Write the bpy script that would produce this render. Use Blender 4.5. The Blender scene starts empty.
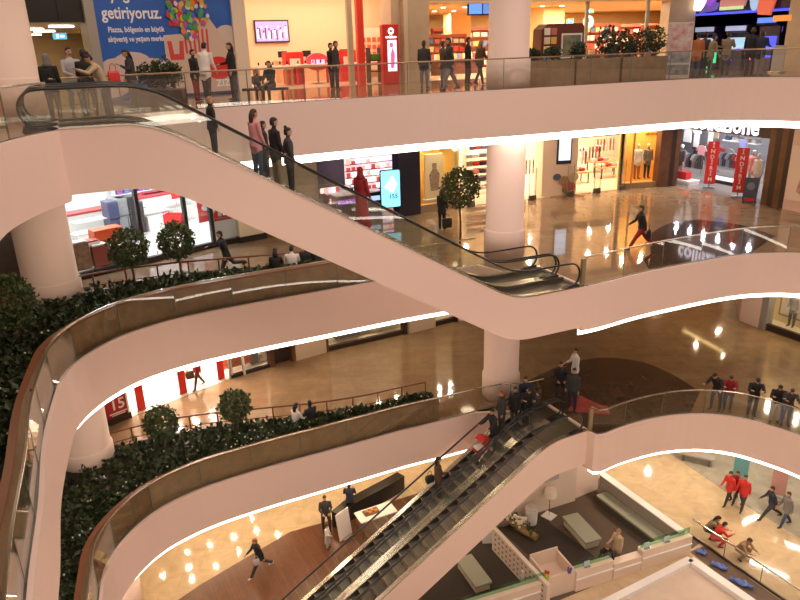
import bpy, bmesh, math, random
import numpy as np
from mathutils import Vector, Matrix
random.seed(7)
sc = bpy.context.scene
COL = sc.collection
PI = math.pi
R = math.radians
# ------------------------------------------------------------------ camera
FPX = 700.0; ROLL = math.atan(.030); PITCH = math.atan((300-43)*math.cos(ROLL)/FPX)
F = 6.0; CZ = 3*F + 1.65
Z0, Z1, Z2, Z3 = 0.0, F, 2*F, 3*F
_fw = Vector((0, math.cos(PITCH), -math.sin(PITCH))); _r = Vector((1, 0, 0)); _u = _r.cross(_fw)
_c, _s = math.cos(ROLL), math.sin(ROLL)
CR = _r*_c - _u*_s; CU = _r*_s + _u*_c
EYE = Vector((0, 0, CZ))
cam = bpy.data.cameras.new('camera'); cam.sensor_width = 36; cam.lens = 36*FPX/800; cam.clip_end = 300
camo = bpy.data.objects.new('camera', cam); COL.objects.link(camo); sc.camera = camo
M = Matrix.Identity(4)
for i, v in enumerate((CR, CU, -_fw)):
    for k in range(3): M[k][i] = v[k]
M.translation = EYE
camo.matrix_world = M
def at(x, y, z):
    """the place on the level z that a sight line through (x, y) reaches"""
    d = _fw + CR*((x-400)/FPX) + CU*((300-y)/FPX)
    return EYE + d*((z-CZ)/d.z)
def proj(p):
    d = Vector(p)-EYE; k = d.dot(_fw)
    return 400+FPX*d.dot(CR)/k, 300-FPX*d.dot(CU)/k, k
def along(px, z, Y):
    lo, hi = -40.0, 40.0
    for _ in range(50):
        m = (lo+hi)/2
        if proj((m, Y, z))[0] < px: lo = m
        else: hi = m
    return Vector((lo, Y, z))
# ------------------------------------------------------------------ materials
MATS = {}
def mat(name, col=(.8,.8,.8), rough=.5, metal=0, emit=None, es=0, spec=.5, noise=0, scale=8, bump=0, col2=None, alpha=None):
    if name in MATS: return MATS[name]
    m = bpy.data.materials.new(name); m.use_nodes = True; nt = m.node_tree; b = nt.nodes['Principled BSDF']
    b.inputs['Base Color'].default_value = (*col, 1); b.inputs['Roughness'].default_value = rough
    b.inputs['Metallic'].default_value = metal; b.inputs['Specular IOR Level'].default_value = spec
    if emit: b.inputs['Emission Color'].default_value = (*emit, 1); b.inputs['Emission Strength'].default_value = es
    if noise or bump or col2:
        tc = nt.nodes.new('ShaderNodeTexCoord'); n = nt.nodes.new('ShaderNodeTexNoise'); n.inputs['Scale'].default_value = scale; n.inputs['Detail'].default_value = 4
        nt.links.new(tc.outputs['Object'], n.inputs['Vector'])
        if noise or col2:
            mx = nt.nodes.new('ShaderNodeMix'); mx.data_type = 'RGBA'
            c2 = col2 or tuple(min(1, c*(1+noise)) for c in col); c1 = col if col2 else tuple(c*(1-noise) for c in col)
            mx.inputs['A'].default_value = (*c1, 1); mx.inputs['B'].default_value = (*c2, 1)
            mr = nt.nodes.new('ShaderNodeMapRange'); mr.inputs['From Min'].default_value = .3; mr.inputs['From Max'].default_value = .7
            nt.links.new(n.outputs['Fac'], mr.inputs['Value']); nt.links.new(mr.outputs['Result'], mx.inputs['Factor'])
            nt.links.new(mx.outputs['Result'], b.inputs['Base Color'])
        if bump:
            bp = nt.nodes.new('ShaderNodeBump'); bp.inputs['Strength'].default_value = bump; bp.inputs['Distance'].default_value = .02
            nt.links.new(n.outputs['Fac'], bp.inputs['Height']); nt.links.new(bp.outputs['Normal'], b.inputs['Normal'])
    MATS[name] = m
    return m
def tile_mat(name, c1, c2, mortar, size=(1.2,.6), rough=.09, spec=.5, msize=.004, rot=0.0, nscale=1.3):
    m = bpy.data.materials.new(name); m.use_nodes = True; nt = m.node_tree; b = nt.nodes['Principled BSDF']; L = nt.links.new
    tc = nt.nodes.new('ShaderNodeTexCoord'); mp = nt.nodes.new('ShaderNodeMapping'); mp.inputs['Rotation'].default_value = (0,0,rot)
    L(tc.outputs['Object'], mp.inputs['Vector'])
    br = nt.nodes.new('ShaderNodeTexBrick'); br.inputs['Scale'].default_value = 1; br.inputs['Brick Width'].default_value = size[0]; br.inputs['Row Height'].default_value = size[1]
    br.inputs['Mortar Size'].default_value = msize; br.inputs['Color1'].default_value = (*c1,1); br.inputs['Color2'].default_value = (*c2,1); br.inputs['Mortar'].default_value = (*mortar,1)
    L(mp.outputs['Vector'], br.inputs['Vector'])
    n = nt.nodes.new('ShaderNodeTexNoise'); n.inputs['Scale'].default_value = nscale; n.inputs['Detail'].default_value = 8; n.inputs['Distortion'].default_value = 1.2
    L(mp.outputs['Vector'], n.inputs['Vector'])
    mr = nt.nodes.new('ShaderNodeMapRange'); mr.inputs['From Min'].default_value=.25; mr.inputs['From Max'].default_value=.75; mr.inputs['To Min'].default_value = .84; mr.inputs['To Max'].default_value = 1.14
    L(n.outputs['Fac'], mr.inputs['Value'])
    mu = nt.nodes.new('ShaderNodeVectorMath'); mu.operation = 'SCALE'; L(br.outputs['Color'], mu.inputs[0]); L(mr.outputs['Result'], mu.inputs['Scale'])
    L(mu.outputs['Vector'], b.inputs['Base Color']); b.inputs['Roughness'].default_value = rough; b.inputs['Specular IOR Level'].default_value = spec
    MATS[name] = m
    return m
def glass_mat(name, tint=(.86,.9,.85), refl=1.0, rough=.0):
    m = bpy.data.materials.new(name); m.use_nodes = True; nt = m.node_tree; nt.nodes.clear(); L = nt.links.new
    o = nt.nodes.new('ShaderNodeOutputMaterial'); t = nt.nodes.new('ShaderNodeBsdfTransparent'); t.inputs['Color'].default_value = (*tint,1)
    g = nt.nodes.new('ShaderNodeBsdfGlossy'); g.inputs['Roughness'].default_value = rough; g.inputs['Color'].default_value = (.95,1,.97,1)
    lw = nt.nodes.new('ShaderNodeLayerWeight'); lw.inputs['Blend'].default_value = .5
    pw = nt.nodes.new('ShaderNodeMath'); pw.operation = 'POWER'; pw.inputs[1].default_value = 4.5; L(lw.outputs['Facing'], pw.inputs[0])
    mu = nt.nodes.new('ShaderNodeMath'); mu.operation = 'MULTIPLY_ADD'; mu.inputs[1].default_value = .85*refl; mu.inputs[2].default_value = .04*refl; mu.use_clamp = True; L(pw.outputs[0], mu.inputs[0])
    mx = nt.nodes.new('ShaderNodeMixShader'); L(mu.outputs[0], mx.inputs['Fac']); L(t.outputs[0], mx.inputs[1]); L(g.outputs[0], mx.inputs[2]); L(mx.outputs[0], o.inputs['Surface'])
    MATS[name] = m
    return m
WHITE = mat('white_plaster', (.82,.64,.555), .6)
SOFFIT = mat('soffit_paint', (.78,.68,.6), .7)
LED = mat('led_strip', (1,.95,.9), .5, emit=(1,.86,.76), es=6.5)
MARBLE = tile_mat('brown_marble', (.27,.175,.095), (.235,.15,.08), (.15,.1,.06), (1.2,.6), .07, .55)
MARBLE2 = tile_mat('brown_marble_bright', (.28,.195,.125), (.25,.172,.11), (.18,.12,.075), (1.2,.6), .045, .75)
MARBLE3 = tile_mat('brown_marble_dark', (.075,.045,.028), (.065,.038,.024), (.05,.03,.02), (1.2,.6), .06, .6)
BEIGE = tile_mat('beige_marble', (.60,.46,.29), (.55,.42,.265), (.42,.32,.2), (1.2,1.2), .08, .5)
DECK = tile_mat('plank_floor', (.15,.055,.024), (.115,.042,.018), (.05,.02,.01), (1.8,.14), .3, .5, .004, R(62), 3)
CARPET = mat('carpet_brown', (.115,.085,.06), .95, noise=.25, scale=60)
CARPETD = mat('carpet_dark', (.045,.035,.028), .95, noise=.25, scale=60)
GLASS = glass_mat('railing_glass', (.982,.99,.978))
SHOPGLASS = glass_mat('shop_glass', (.95,.96,.95), .8)
STEEL = mat('steel', (.62,.58,.5), .25, 1)
DSTEEL = mat('dark_steel', (.2,.19,.17), .35, 1)
BLACK = mat('black_rubber', (.015,.015,.015), .35)
BLACKM = mat('black_metal', (.02,.02,.022), .4)
RAILW = mat('rail_redwood', (.20,.065,.028), .4)
WOODP = mat('wood_panel', (.24,.15,.07), .45, noise=.2, scale=3)
BROWN = mat('dark_brown_wood', (.13,.055,.025), .4, noise=.25, scale=2)
BROWND = mat('umber_wood', (.035,.018,.012), .4)
PLASTER = mat('plain_white', (.85,.82,.78), .5)
CREAM = mat('cream_panel', (.80,.66,.45), .5)
PEACH = mat('peach_wall', (.88,.64,.44), .6)
SOIL = mat('soil', (.03,.02,.012), .95)
TRUNKM = mat('bark', (.16,.085,.04), .8)
LEAFM = mat('leaf_green', (.035,.06,.018), .55, col2=(.075,.10,.03), scale=3)
LEAFD = mat('leaf_dark', (.018,.035,.014), .5, col2=(.05,.075,.025), scale=3)
PETAL = mat('petal_white', (.8,.74,.6), .6)
RED = mat('red', (.62,.025,.02), .4)
SKIN = mat('skin', (.52,.29,.19), .55)
# ------------------------------------------------------------------ mesh building
class MB:
    def __init__(s): s.v = []; s.f = []; s.m = []
    def add(s, vs, fs, mi=0):
        o = len(s.v); s.v += [tuple(v) for v in vs]; s.f += [tuple(i+o for i in f) for f in fs]; s.m += [mi]*len(fs); return s
    def box(s, c, d, rz=0, mi=0, ry=0, rx=0, taper=1.0):
        X, Y, Z = d[0]/2, d[1]/2, d[2]/2; mt = Matrix.Rotation(rz,3,'Z') @ Matrix.Rotation(ry,3,'Y') @ Matrix.Rotation(rx,3,'X'); c = Vector(c)
        vs = []
        for z, k in ((-Z,1.0),(Z,taper)):
            for x, y in ((-X,-Y),(X,-Y),(X,Y),(-X,Y)): vs.append(c + mt @ Vector((x*k,y*k,z)))
        return s.add(vs, [(3,2,1,0),(4,5,6,7),(0,1,5,4),(1,2,6,5),(2,3,7,6),(3,0,4,7)], mi)
    def rbox(s, c, d, b=.02, mi=0):
        """box with a bevelled outline in plan and a chamfered top"""
        X, Y, Z = d[0]/2, d[1]/2, d[2]/2; cx, cy, cz = c; b = min(b, X*.9, Y*.9, Z*.9)
        def ring(z, i): return [(cx+x, cy+y, cz+z) for x, y in ((-X+i+b,-Y+i),(X-i-b,-Y+i),(X-i,-Y+i+b),(X-i,Y-i-b),(X-i-b,Y-i),(-X+i+b,Y-i),(-X+i,Y-i-b),(-X+i,-Y+i+b))]
        return s.loft([ring(-Z,b*.5), ring(-Z+b,0), ring(Z-b,0), ring(Z,b*.5)], mi)
    def loft(s, rings, mi=0, caps=True, closed=True):
        n = len(rings[0]); o = len(s.v); fs = []
        for r in rings: s.v += [tuple(p) for p in r]
        for i in range(len(rings)-1):
            for j in range(n if closed else n-1):
                k = (j+1) % n; fs.append((o+i*n+j, o+i*n+k, o+(i+1)*n+k, o+(i+1)*n+j))
        if caps and closed: fs.append(tuple(o+j for j in reversed(range(n)))); fs.append(tuple(o+(len(rings)-1)*n+j for j in range(n)))
        s.f += fs; s.m += [mi]*len(fs); return s
    def tube(s, pts, r, n=8, mi=0, caps=True, flat=1.0, side=None):
        pts = [Vector(p) for p in pts]; rr = r if isinstance(r, (list, tuple)) else [r]*len(pts); rings = []; pa = None
        for i, p in enumerate(pts):
            d = (pts[min(i+1, len(pts)-1)]-pts[max(i-1, 0)])
            d = d.normalized() if d.length > 1e-9 else Vector((0,0,1))
            ref = Vector(side) if side else (pa if pa is not None else (Vector((1,0,0)) if abs(d.x) < .8 else Vector((0,1,0))))
            a = (ref - d*ref.dot(d)); a = a.normalized() if a.length > 1e-6 else d.orthogonal().normalized()
            b = d.cross(a); pa = a
            ra = rr[i]; rx, ry = ra if isinstance(ra, tuple) else (ra, ra*flat)
            rings.append([p + a*rx*math.cos(2*PI*k/n) + b*ry*math.sin(2*PI*k/n) for k in range(n)])
        return s.loft(rings, mi, caps)
    def lathe(s, prof, n=24, c=(0,0,0), mi=0, caps=True):
        return s.loft([[(c[0]+r*math.cos(2*PI*k/n), c[1]+r*math.sin(2*PI*k/n), c[2]+z) for k in range(n)] for r, z in prof], mi, caps)
    def ball(s, c, r, n=10, m=7, mi=0):
        r = r if isinstance(r, (tuple, list)) else (r, r, r)
        return s.loft([[(c[0]+r[0]*math.sin(t)*math.cos(2*PI*k/n), c[1]+r[1]*math.sin(t)*math.sin(2*PI*k/n), c[2]-r[2]*math.cos(t)) for k in range(n)] for t in [PI*(.03+.94*i/(m-1)) for i in range(m)]], mi)
    def prism(s, poly, z0, z1, mi=0):
        a = sum(poly[i][0]*poly[(i+1)%len(poly)][1]-poly[(i+1)%len(poly)][0]*poly[i][1] for i in range(len(poly)))
        if a < 0: poly = poly[::-1]
        return s.loft([[(p[0],p[1],z0) for p in poly], [(p[0],p[1],z1) for p in poly]], mi)
    def panel(s, poly, y0, y1, mi=0):
        """outline in (x, z) given a depth from y0 to y1"""
        a = sum(poly[i][0]*poly[(i+1)%len(poly)][1]-poly[(i+1)%len(poly)][0]*poly[i][1] for i in range(len(poly)))
        if a < 0: poly = poly[::-1]
        return s.loft([[(p[0],y1,p[1]) for p in poly], [(p[0],y0,p[1]) for p in poly]], mi)
    def sweep(s, line, sec, mi=0, zf=None):
        """section [(offset, z)] carried along a plan line (offset to the left of the line)"""
        rings = []
        for i, p in enumerate(line):
            nx, ny = normal(line, i); rings.append([(p[0]+nx*o, p[1]+ny*o, z+(zf(i) if zf else 0)) for o, z in sec])
        return s.loft(rings, mi)
    def obj(s, name, m, parent=None, smooth=False, kind=None):
        me = bpy.data.meshes.new(name); me.from_pydata(s.v, [], s.f)
        for x in (m if isinstance(m, (list, tuple)) else [m]): me.materials.append(x)
        if any(s.m): me.polygons.foreach_set('material_index', s.m)
        if smooth: me.polygons.foreach_set('use_smooth', [len(p) <= 4 for p in s.f])
        me.update(); o = bpy.data.objects.new(name, me); COL.objects.link(o)
        if parent: o.parent = parent
        if kind: o['kind'] = kind
        return o
def normal(line, i):
    a = line[max(i-1,0)]; b = line[min(i+1,len(line)-1)]; dx, dy = b[0]-a[0], b[1]-a[1]; l = math.hypot(dx,dy) or 1
    return -dy/l, dx/l
def offset(line, d):
    out = []
    for i, p in enumerate(line):
        n = normal(line, i); dd = d(i/(len(line)-1)) if callable(d) else d; out.append((p[0]+n[0]*dd, p[1]+n[1]*dd))
    return out
def smooth_line(pts, step=.35):
    """Catmull-Rom through the points, then even spacing"""
    P = [pts[0]]+list(pts)+[pts[-1]]; out = []
    for i in range(1, len(P)-2):
        p0,p1,p2,p3 = [np.array(q, float) for q in P[i-1:i+3]]
        for t in np.linspace(0,1,12,endpoint=False):
            out.append(.5*((2*p1)+(-p0+p2)*t+(2*p0-5*p1+4*p2-p3)*t*t+(-p0+3*p1-3*p2+p3)*t**3))
    out.append(np.array(pts[-1], float)); return resample([tuple(o) for o in out], step)
def resample(line, step):
    A = np.array(line, float); d = np.r_[0, np.cumsum(np.hypot(*(A[1:]-A[:-1]).T))]; n = max(1, int(round(d[-1]/step)))
    t = np.linspace(0, d[-1], n+1); return list(zip(np.interp(t, d, A[:,0]).tolist(), np.interp(t, d, A[:,1]).tolist()))
def tag(o, label, cat, group=None):
    o['label'] = label; o['category'] = cat
    if group: o['group'] = group
    return o
def thing(name, label, cat, loc=(0,0,0), rz=0, group=None):
    o = bpy.data.objects.new(name, None); COL.objects.link(o); o.location = loc; o.rotation_euler = (0,0,rz); o.empty_display_size = .1
    return tag(o, label, cat, group)
def copy_tree(o, parent=None):
    c = o.copy(); COL.objects.link(c)
    if parent: c.parent = parent
    for ch in list(o.children): copy_tree(ch, c)
    return c
def dup(o, loc, rz=0, label=None, group=None, scale=None):
    c = copy_tree(o); c.location = loc; c.rotation_euler = (0,0,rz)
    if label: c['label'] = label
    if group: c['group'] = group
    if scale: c.scale = (scale,)*3
    return c
def write(body, size, m, parent, loc, rz=0, tilt=PI/2, align='CENTER', name='lettering', ext=.006, squeeze=1.0, vert=False):
    cu = bpy.data.curves.new(name, 'FONT'); cu.body = body; cu.size = size; cu.align_x = align; cu.align_y = 'CENTER'; cu.extrude = ext; cu.resolution_u = 2; cu.offset = size*.018
    if vert: cu.space_line = .8
    t = bpy.data.objects.new('t', cu); COL.objects.link(t); bpy.context.view_layer.update()
    me = bpy.data.meshes.new_from_object(t.evaluated_get(bpy.context.evaluated_depsgraph_get())); me.name = name
    bpy.data.objects.remove(t); bpy.data.curves.remove(cu)
    me.transform(Matrix.Translation(loc) @ Matrix.Rotation(rz,4,'Z') @ Matrix.Rotation(tilt,4,'X') @ Matrix.Diagonal((squeeze,1,1,1)))
    me.materials.clear(); me.materials.append(m); o = bpy.data.objects.new(name, me); COL.objects.link(o)
    if parent: o.parent = parent
    return o
def struct(mb, name, m, smooth=False): return mb.obj(name, m, None, smooth, 'structure')
def area(loc, size, energy, color=(1,.8,.6), rot=(0,0,0), shape='DISK', name='lamp', size_y=None, spread=None):
    l = bpy.data.lights.new(name, 'AREA'); l.shape = shape; l.size = size; l.energy = energy; l.color = color
    if size_y: l.size_y = size_y
    if spread: l.spread = spread
    o = bpy.data.objects.new(name, l); COL.objects.link(o); o.location = loc; o.rotation_euler = rot; return o
# ------------------------------------------------------------------ the atrium outlines (plan, metres)
LEFT = [(-5.0,7.0),(-5.75,8.7),(-6.5,10.6),(-7.45,12.8),(-8.15,14.9),(-8.42,16.0),(-8.3,17.2),(-7.85,18.3),(-7.15,19.1),(-6.2,19.8),(-4.6,20.65),(-3.2,21.3),(-1.5,22.1),(0,22.8),(1.5,23.4),(2.8,23.95)]
NEAR = [(-5.0,7.0),(-4.2,4.6),(-3.0,2.3),(-1.3,.7),(0.5,.35),(4,.4),(8,1.0),(13,3.6),(16.5,8)]
uA = Vector((.913,.408,0)).normalized(); nA = Vector((-uA.y,uA.x,0)); SA = Vector((-7.2,15.4,0))
uB = Vector((.895,.446,0)).normalized(); nB = Vector((-uB.y,uB.x,0)); SB = Vector((5.2,21.6,0))
WID = 2.5
def pA(s, o): p = SA+uA*s+nA*o; return (p.x, p.y)
def pB(s, o): p = SB+uB*s+nB*o; return (p.x, p.y)
left = smooth_line(LEFT)
L2R = smooth_line([pA(14.4,0),(6.7,21.6),(8.1,22.4),(9.6,23.1),(11.7,23.95),(13.2,24.3),(14.7,24.15),(16.3,23.2),(17.5,21.6),(18.3,19.2),(18.3,14),(16.5,8)])
L1R = smooth_line([pB(1.7,0),(7.1,22.0),(8.2,22.6),(9.8,23.2),(11.3,23.35),(12.55,23.0),(13.55,22.2),(14.3,21.3),(15.3,19.5),(16.2,16.5),(16.8,12.5),(16.5,8)])
L3F = smooth_line([pA(0,2.5),(-7.5,18.5),(-6.2,19.4),(-4.7,20.2),(-2.8,21.3),(0.17,22.8),(1.85,23.55),(4.3,24.4),(7.15,25.5),(9.2,26.3),(11.4,27.0),(13.0,26.9),(14.5,26.1),(16.2,24.6),(17.8,22),(18.4,18),(18.3,14),(16.5,8)])
L3L = smooth_line([(-5.0,7.0),(-5.75,8.7),(-6.5,10.6),(-7.2,12.6),(-7.35,14.2),pA(0,0)])
near = smooth_line(NEAR, .5)
nr = near[::-1]
RING = {1: left + [pB(.3,2.5), pB(1.7,2.5)] + L1R + nr[1:-1],
        2: left + [pA(13.0,2.5), pA(14.4,2.5)] + L2R + nr[1:-1],
        3: L3L + L3F + nr[1:-1]}
W = [(-22,14),(-14,21.2),(-11.6,23.8),(-8.2,27.4),(-5.7,29.1),(-3.6,30.4),(0,32.2),(3.6,34.2),(7.5,36.2),(12,37),(16,37.8)]
WR = [(16,37.8),(17.2,32.8),(18.6,29.9),(22,24.4),(25,18)]
OUT = [(-30,-8),(34,-8),(34,60),(-30,60)]
def ring_mesh(inner, z, m, name, flip=False):
    bm = bmesh.new(); es = []
    for loop in (inner, OUT):
        vs = [bm.verts.new((p[0],p[1],z)) for p in loop]
        for i in range(len(vs)): es.append(bm.edges.new((vs[i], vs[(i+1)%len(vs)])))
    bmesh.ops.triangle_fill(bm, use_beauty=True, edges=es)
    for f in bm.faces:
        f.normal_update()
        if (f.normal.z < 0) != flip: f.normal_flip()
    me = bpy.data.meshes.new(name); bm.to_mesh(me); bm.free(); me.materials.append(m)
    o = bpy.data.objects.new(name, me); COL.objects.link(o); o['kind'] = 'structure'; return o
FT = 1.44
for lv, z, fm in ((1,Z1,MARBLE),(2,Z2,MARBLE2),(3,Z3,MARBLE)):
    ring = RING[lv]
    ring_mesh(ring, z, fm, 'floor'); ring_mesh(ring, z-FT, SOFFIT, 'ceiling', True)
    mb = MB(); n = len(ring)
    mb.loft([[(p[0],p[1],z-FT) for p in ring],[(p[0],p[1],z+.10) for p in ring],[(q[0],q[1],z+.10) for q in [(ring[i][0]+cn[0]*.12, ring[i][1]+cn[1]*.12) for i, cn in enumerate([normal(ring,i) for i in range(n)])]]], caps=False)
    struct(mb, 'slab', WHITE)
    # strip of light let into the foot of each fascia; gaps where the escalators meet the slab
    runs = {1:[left, L1R], 2:[left, L2R], 3:[L3F]}[lv]
    k = {1:1,2:2,3:3}[lv]; st = MB()
    for run in runs+[nr]:
        hl = {1:.20,2:.20,3:.25}[lv]; st.sweep(run, [(.16,z-FT-hl),(.20,z-FT-hl),(.20,z-FT),(.16,z-FT)])
    struct(st, 'trim_%d' % k, LED)
gm = MB(); gm.box((2,26,-.1),(64,68,.2)); struct(gm, 'floor', BEIGE)
# ------------------------------------------------------------------ columns
def column(x, y, r, name='column'):
    mb = MB()
    for z, top in ((Z0, Z1-FT),(Z1,Z2-FT),(Z2,Z3-FT),(Z3,Z3+4.6)):
        mb.lathe([(r+.02,z),(r+.02,z+.06),(r+.06,z+.06),(r+.06,z+1.0),(r+.015,z+1.04),(r,z+1.05),(r,top)], 40, (x,y,0))
    o = struct(mb, name, WHITE, True); return o
column(4.0, 25.55, .70); column(-10.9, 20.9, .80)
# dark inlays in the upper floors and the zones of the ground floor
def patch(pts, z, m, name='floor'):
    mb = MB(); mb.prism([(p[0],p[1]) for p in pts], z, z+.006); return struct(mb, name, m)
def outline(px, z): return [tuple(at(x,y,z)[:2]) for x, y in px]
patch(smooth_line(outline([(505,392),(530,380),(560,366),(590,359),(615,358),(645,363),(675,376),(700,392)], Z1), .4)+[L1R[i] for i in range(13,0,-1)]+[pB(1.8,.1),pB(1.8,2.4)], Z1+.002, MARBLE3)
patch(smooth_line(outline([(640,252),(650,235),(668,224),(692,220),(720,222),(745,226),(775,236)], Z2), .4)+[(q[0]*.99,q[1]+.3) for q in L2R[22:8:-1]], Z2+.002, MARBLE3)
patch(outline([(120,640),(200,585),(290,532),(325,522),(470,477),(560,520),(420,760),(160,800)], Z0), .001, DECK)
# ------------------------------------------------------------------ escalators
def escalator(name, label, S, u, n, o0, w, ztop, s_in, s_out, send, sstart=0.0, rail0=None):
    rail0 = sstart if rail0 is None else rail0
    """one unit: s runs down the slope; o0..o0+w across"""
    rise = F; slope = rise/(s_out-s_in)
    def prof(s):
        R_ = .9
        def ramp(a):   # integral of a smooth unit step at a
            t = (s-a+R_)/(2*R_)
            return 0 if t <= 0 else (s-a if t >= 1 else 2*R_*(t**3-.5*t**4))
        return ztop - slope*(ramp(s_in)-ramp(s_out))
    org = S+n*o0; rz = math.atan2(u.y, u.x)
    t = thing(name, label, 'escalator', (org.x, org.y, 0), rz, 'escalators')
    ss = [sstart+(send-sstart)*i/60 for i in range(61)]
    mb = MB()   # cladding: a U section along the profile
    mb.loft([[(s,0,prof(s)-1.30),(s,w,prof(s)-1.30),(s,w,prof(s)+.12),(s,w-.11,prof(s)+.12),(s,w-.11,prof(s)-.25),(s,.11,prof(s)-.25),(s,.11,prof(s)+.12),(s,0,prof(s)+.12)] for s in ss])
    mb.obj('cladding', WHITE, t)
    for y in (0, w-.16):
        d = MB(); d.loft([[(s,y-.012,prof(s)+.121),(s,y+.172,prof(s)+.121),(s,y+.172,prof(s)+.16),(s,y-.012,prof(s)+.16)] for s in ss]); d.obj('deck_strip', STEEL, t)
        i = y+.16 if y < .1 else y
        k = MB(); k.loft([[(s,i-.02,prof(s)-.12),(s,i+.02,prof(s)-.12),(s,i+.02,prof(s)+.13),(s,i-.02,prof(s)+.13)] for s in ss]); k.obj('skirt_panel', DSTEEL, t)
    # steps: one mesh, copied along the slope
    st = MB(); st.box((0,w/2,-.02),(.41,w-.36,.04)); 
    for q in range(9): st.box((-.19+q*.046,w/2,.004),(.018,w-.37,.012))
    st.box((-.2,w/2,-.13),(.02,w-.36,.26)); st.box((.195,w/2,.003),(.025,w-.37,.012),mi=1)
    first = st.obj('step', [mat('tread',(.16,.145,.125),.5,.3), mat('tread_edge',(.35,.30,.12),.5)], t)
    k = 0; s = s_in+.25; prev = None
    while s < s_out:
        o = first if k == 0 else first.copy()
        if k: COL.objects.link(o); o.parent = t
        o.location = (s, 0, prof(s)); o.scale = (1,1,1); k += 1; s += .40
    for a, b in ((sstart, s_in+.06),(s_out, send)):
        pl = MB(); pl.box(((a+b)/2,w/2,prof(a if a==sstart else b)+.005),(abs(b-a),w-.34,.03)); pl.obj('floor_plate', DSTEEL, t)
    for y in (.08, w-.08):
        H = .93; a = rail0+.15; b = send-.15; r = .40; ss = [rail0+(send-rail0)*i/66 for i in range(67)]
        top = [s for s in ss if a+r <= s <= b-r]
        up = [(s, prof(s)+H) for s in top]
        endb = [(b-r+r*math.sin(PI*i/12), prof(b)+H-r+r*math.cos(PI*i/12)) for i in range(1,12)]
        enda = [(a+r-r*math.sin(PI*i/12), prof(a)+H-r+r*math.cos(PI*i/12)) for i in range(11,0,-1)]
        loop = enda+up+endb
        low = [(s, prof(s)+.15) for s in reversed([q for q in ss if a+r*.6 <= q <= b-r*.6])]
        g = MB(); poly = loop+low; g.loft([[(p[0],y+.006,p[1]) for p in poly],[(p[0],y-.006,p[1]) for p in poly]]); g.obj('glass_balustrade', GLASS, t)
        hr = MB(); hr.tube([(p[0],y,p[1]+.02) for p in loop]+[(loop[-1][0]-.3,y,loop[-1][1]-.05)], .042, 8, flat=.7, side=(0,1,0)); hr.obj('handrail', BLACK, t, True)
        for e, sg in ((a,1),(b,-1)):
            nb = MB(); nb.panel([(e+sg*.05,prof(e)+.24),(e+sg*.42,prof(e)+.22),(e+sg*.75,prof(e)+.14),(e+sg*.12,prof(e)+.0),(e+sg*.0,prof(e)+.1)], y-.06, y+.06); nb.obj('newel_base', BLACK, t)
    return t, prof, org, rz
HW = 1.25
ESC = {}
ESC['A0'] = escalator('escalator', 'upper escalator facing the open well, with the tall pale pink side panel', SA, uA, nA, 0, HW, Z3, 1.9, 11.75, 14.4, 0.0, -.85)
ESC['A1'] = escalator('escalator', 'upper escalator on the far side, landing beside the round central column', SA, uA, nA, HW, HW, Z3, 1.9, 11.75, 14.4, 0.0, -.85)
SBt = SB+uB*1.7   # top end of the lower pair
ESC['B0'] = escalator('escalator', 'lower escalator above the carpeted lounge, empty grey steps in view', SBt, -uB, -nB, -HW, HW, Z1, 1.7, 12.1, 14.0)
ESC['B1'] = escalator('escalator', 'lower escalator above the wooden deck, with people at its top', SBt, -uB, -nB, -2*HW, HW, Z1, 1.7, 12.1, 14.0)
for k in ('A0','A1'): ESC[k][0]['group'] = 'upper pair of escalators'
for k in ('B0','B1'): ESC[k][0]['group'] = 'lower pair of escalators'
def on_esc(k, s, o=HW/2):
    t, prof, org, rz = ESC[k]; v = Matrix.Rotation(rz,3,'Z') @ Vector((s,o,0))
    return Vector((org.x+v.x, org.y+v.y, prof(s)))
def esc_at_px(k, px, o=HW/2):
    return min((on_esc(k, .1+i*.02, o) for i in range(700)), key=lambda p: abs(proj(p+Vector((0,0,1.0)))[0]-px))
# ------------------------------------------------------------------ balustrades
def balustrade(line, z, label, name='glass_balustrade', step=1.7, h=1.0, off=.12, railm=None, post=0):
    ln = offset(line, off) if off else line
    pts = resample(ln, step); t = thing(name, label, 'railing', (pts[0][0],pts[0][1],z), 0, 'glass balustrades'); ox, oy = pts[0]
    fine = [(p[0]-ox,p[1]-oy) for p in resample(ln, .35)]
    for a, b in zip(pts[:-1], pts[1:]):
        dx, dy = b[0]-a[0], b[1]-a[1]; l = math.hypot(dx,dy); g = MB()
        g.box(((a[0]+b[0])/2-ox,(a[1]+b[1])/2-oy,.06+h/2),(l-.03,.016,h),math.atan2(dy,dx)); g.obj('glass_pane', GLASS, t)
    for a in pts[1:-1]: g = MB(); g.box((a[0]-ox,a[1]-oy,.06+h/2),(.022,.024,h)); g.obj('pane_joint', mat('joint_metal',(.16,.17,.14),.3,.6), t)
    r = MB(); r.sweep(fine, [(-.025,h+.05),(.025,h+.05),(.028,h+.075),(.02,h+.095),(-.02,h+.095),(-.028,h+.075)]); r.obj('handrail', railm or STEEL, t)
    c = MB(); c.sweep(fine, [(-.03,.0),(.03,.0),(.03,.12),(-.03,.12)]); c.obj('base_channel', DSTEEL, t)
    if post: q = MB(); q.box((0,0,h/2),(.14,.10,h+.04),math.atan2(pts[1][1]-oy,pts[1][0]-ox)); q.obj('end_post', mat('brass_post',(.42,.34,.2),.35,.7), t)
    return t
balustrade(left, Z2, 'curved glass balustrade along the planted left edge of the second gallery')
balustrade(left, Z1, 'curved glass balustrade along the planted left edge of the first gallery')
balustrade([p for p in L2R if p[1] > 19][0:], Z2, 'glass balustrade right of the upper escalator landing on the second gallery', off=.12, post=1)
balustrade([p for p in L1R if p[1] > 17][0:], Z1, 'rounded glass balustrade where five people lean over the first gallery', post=1)
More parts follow.
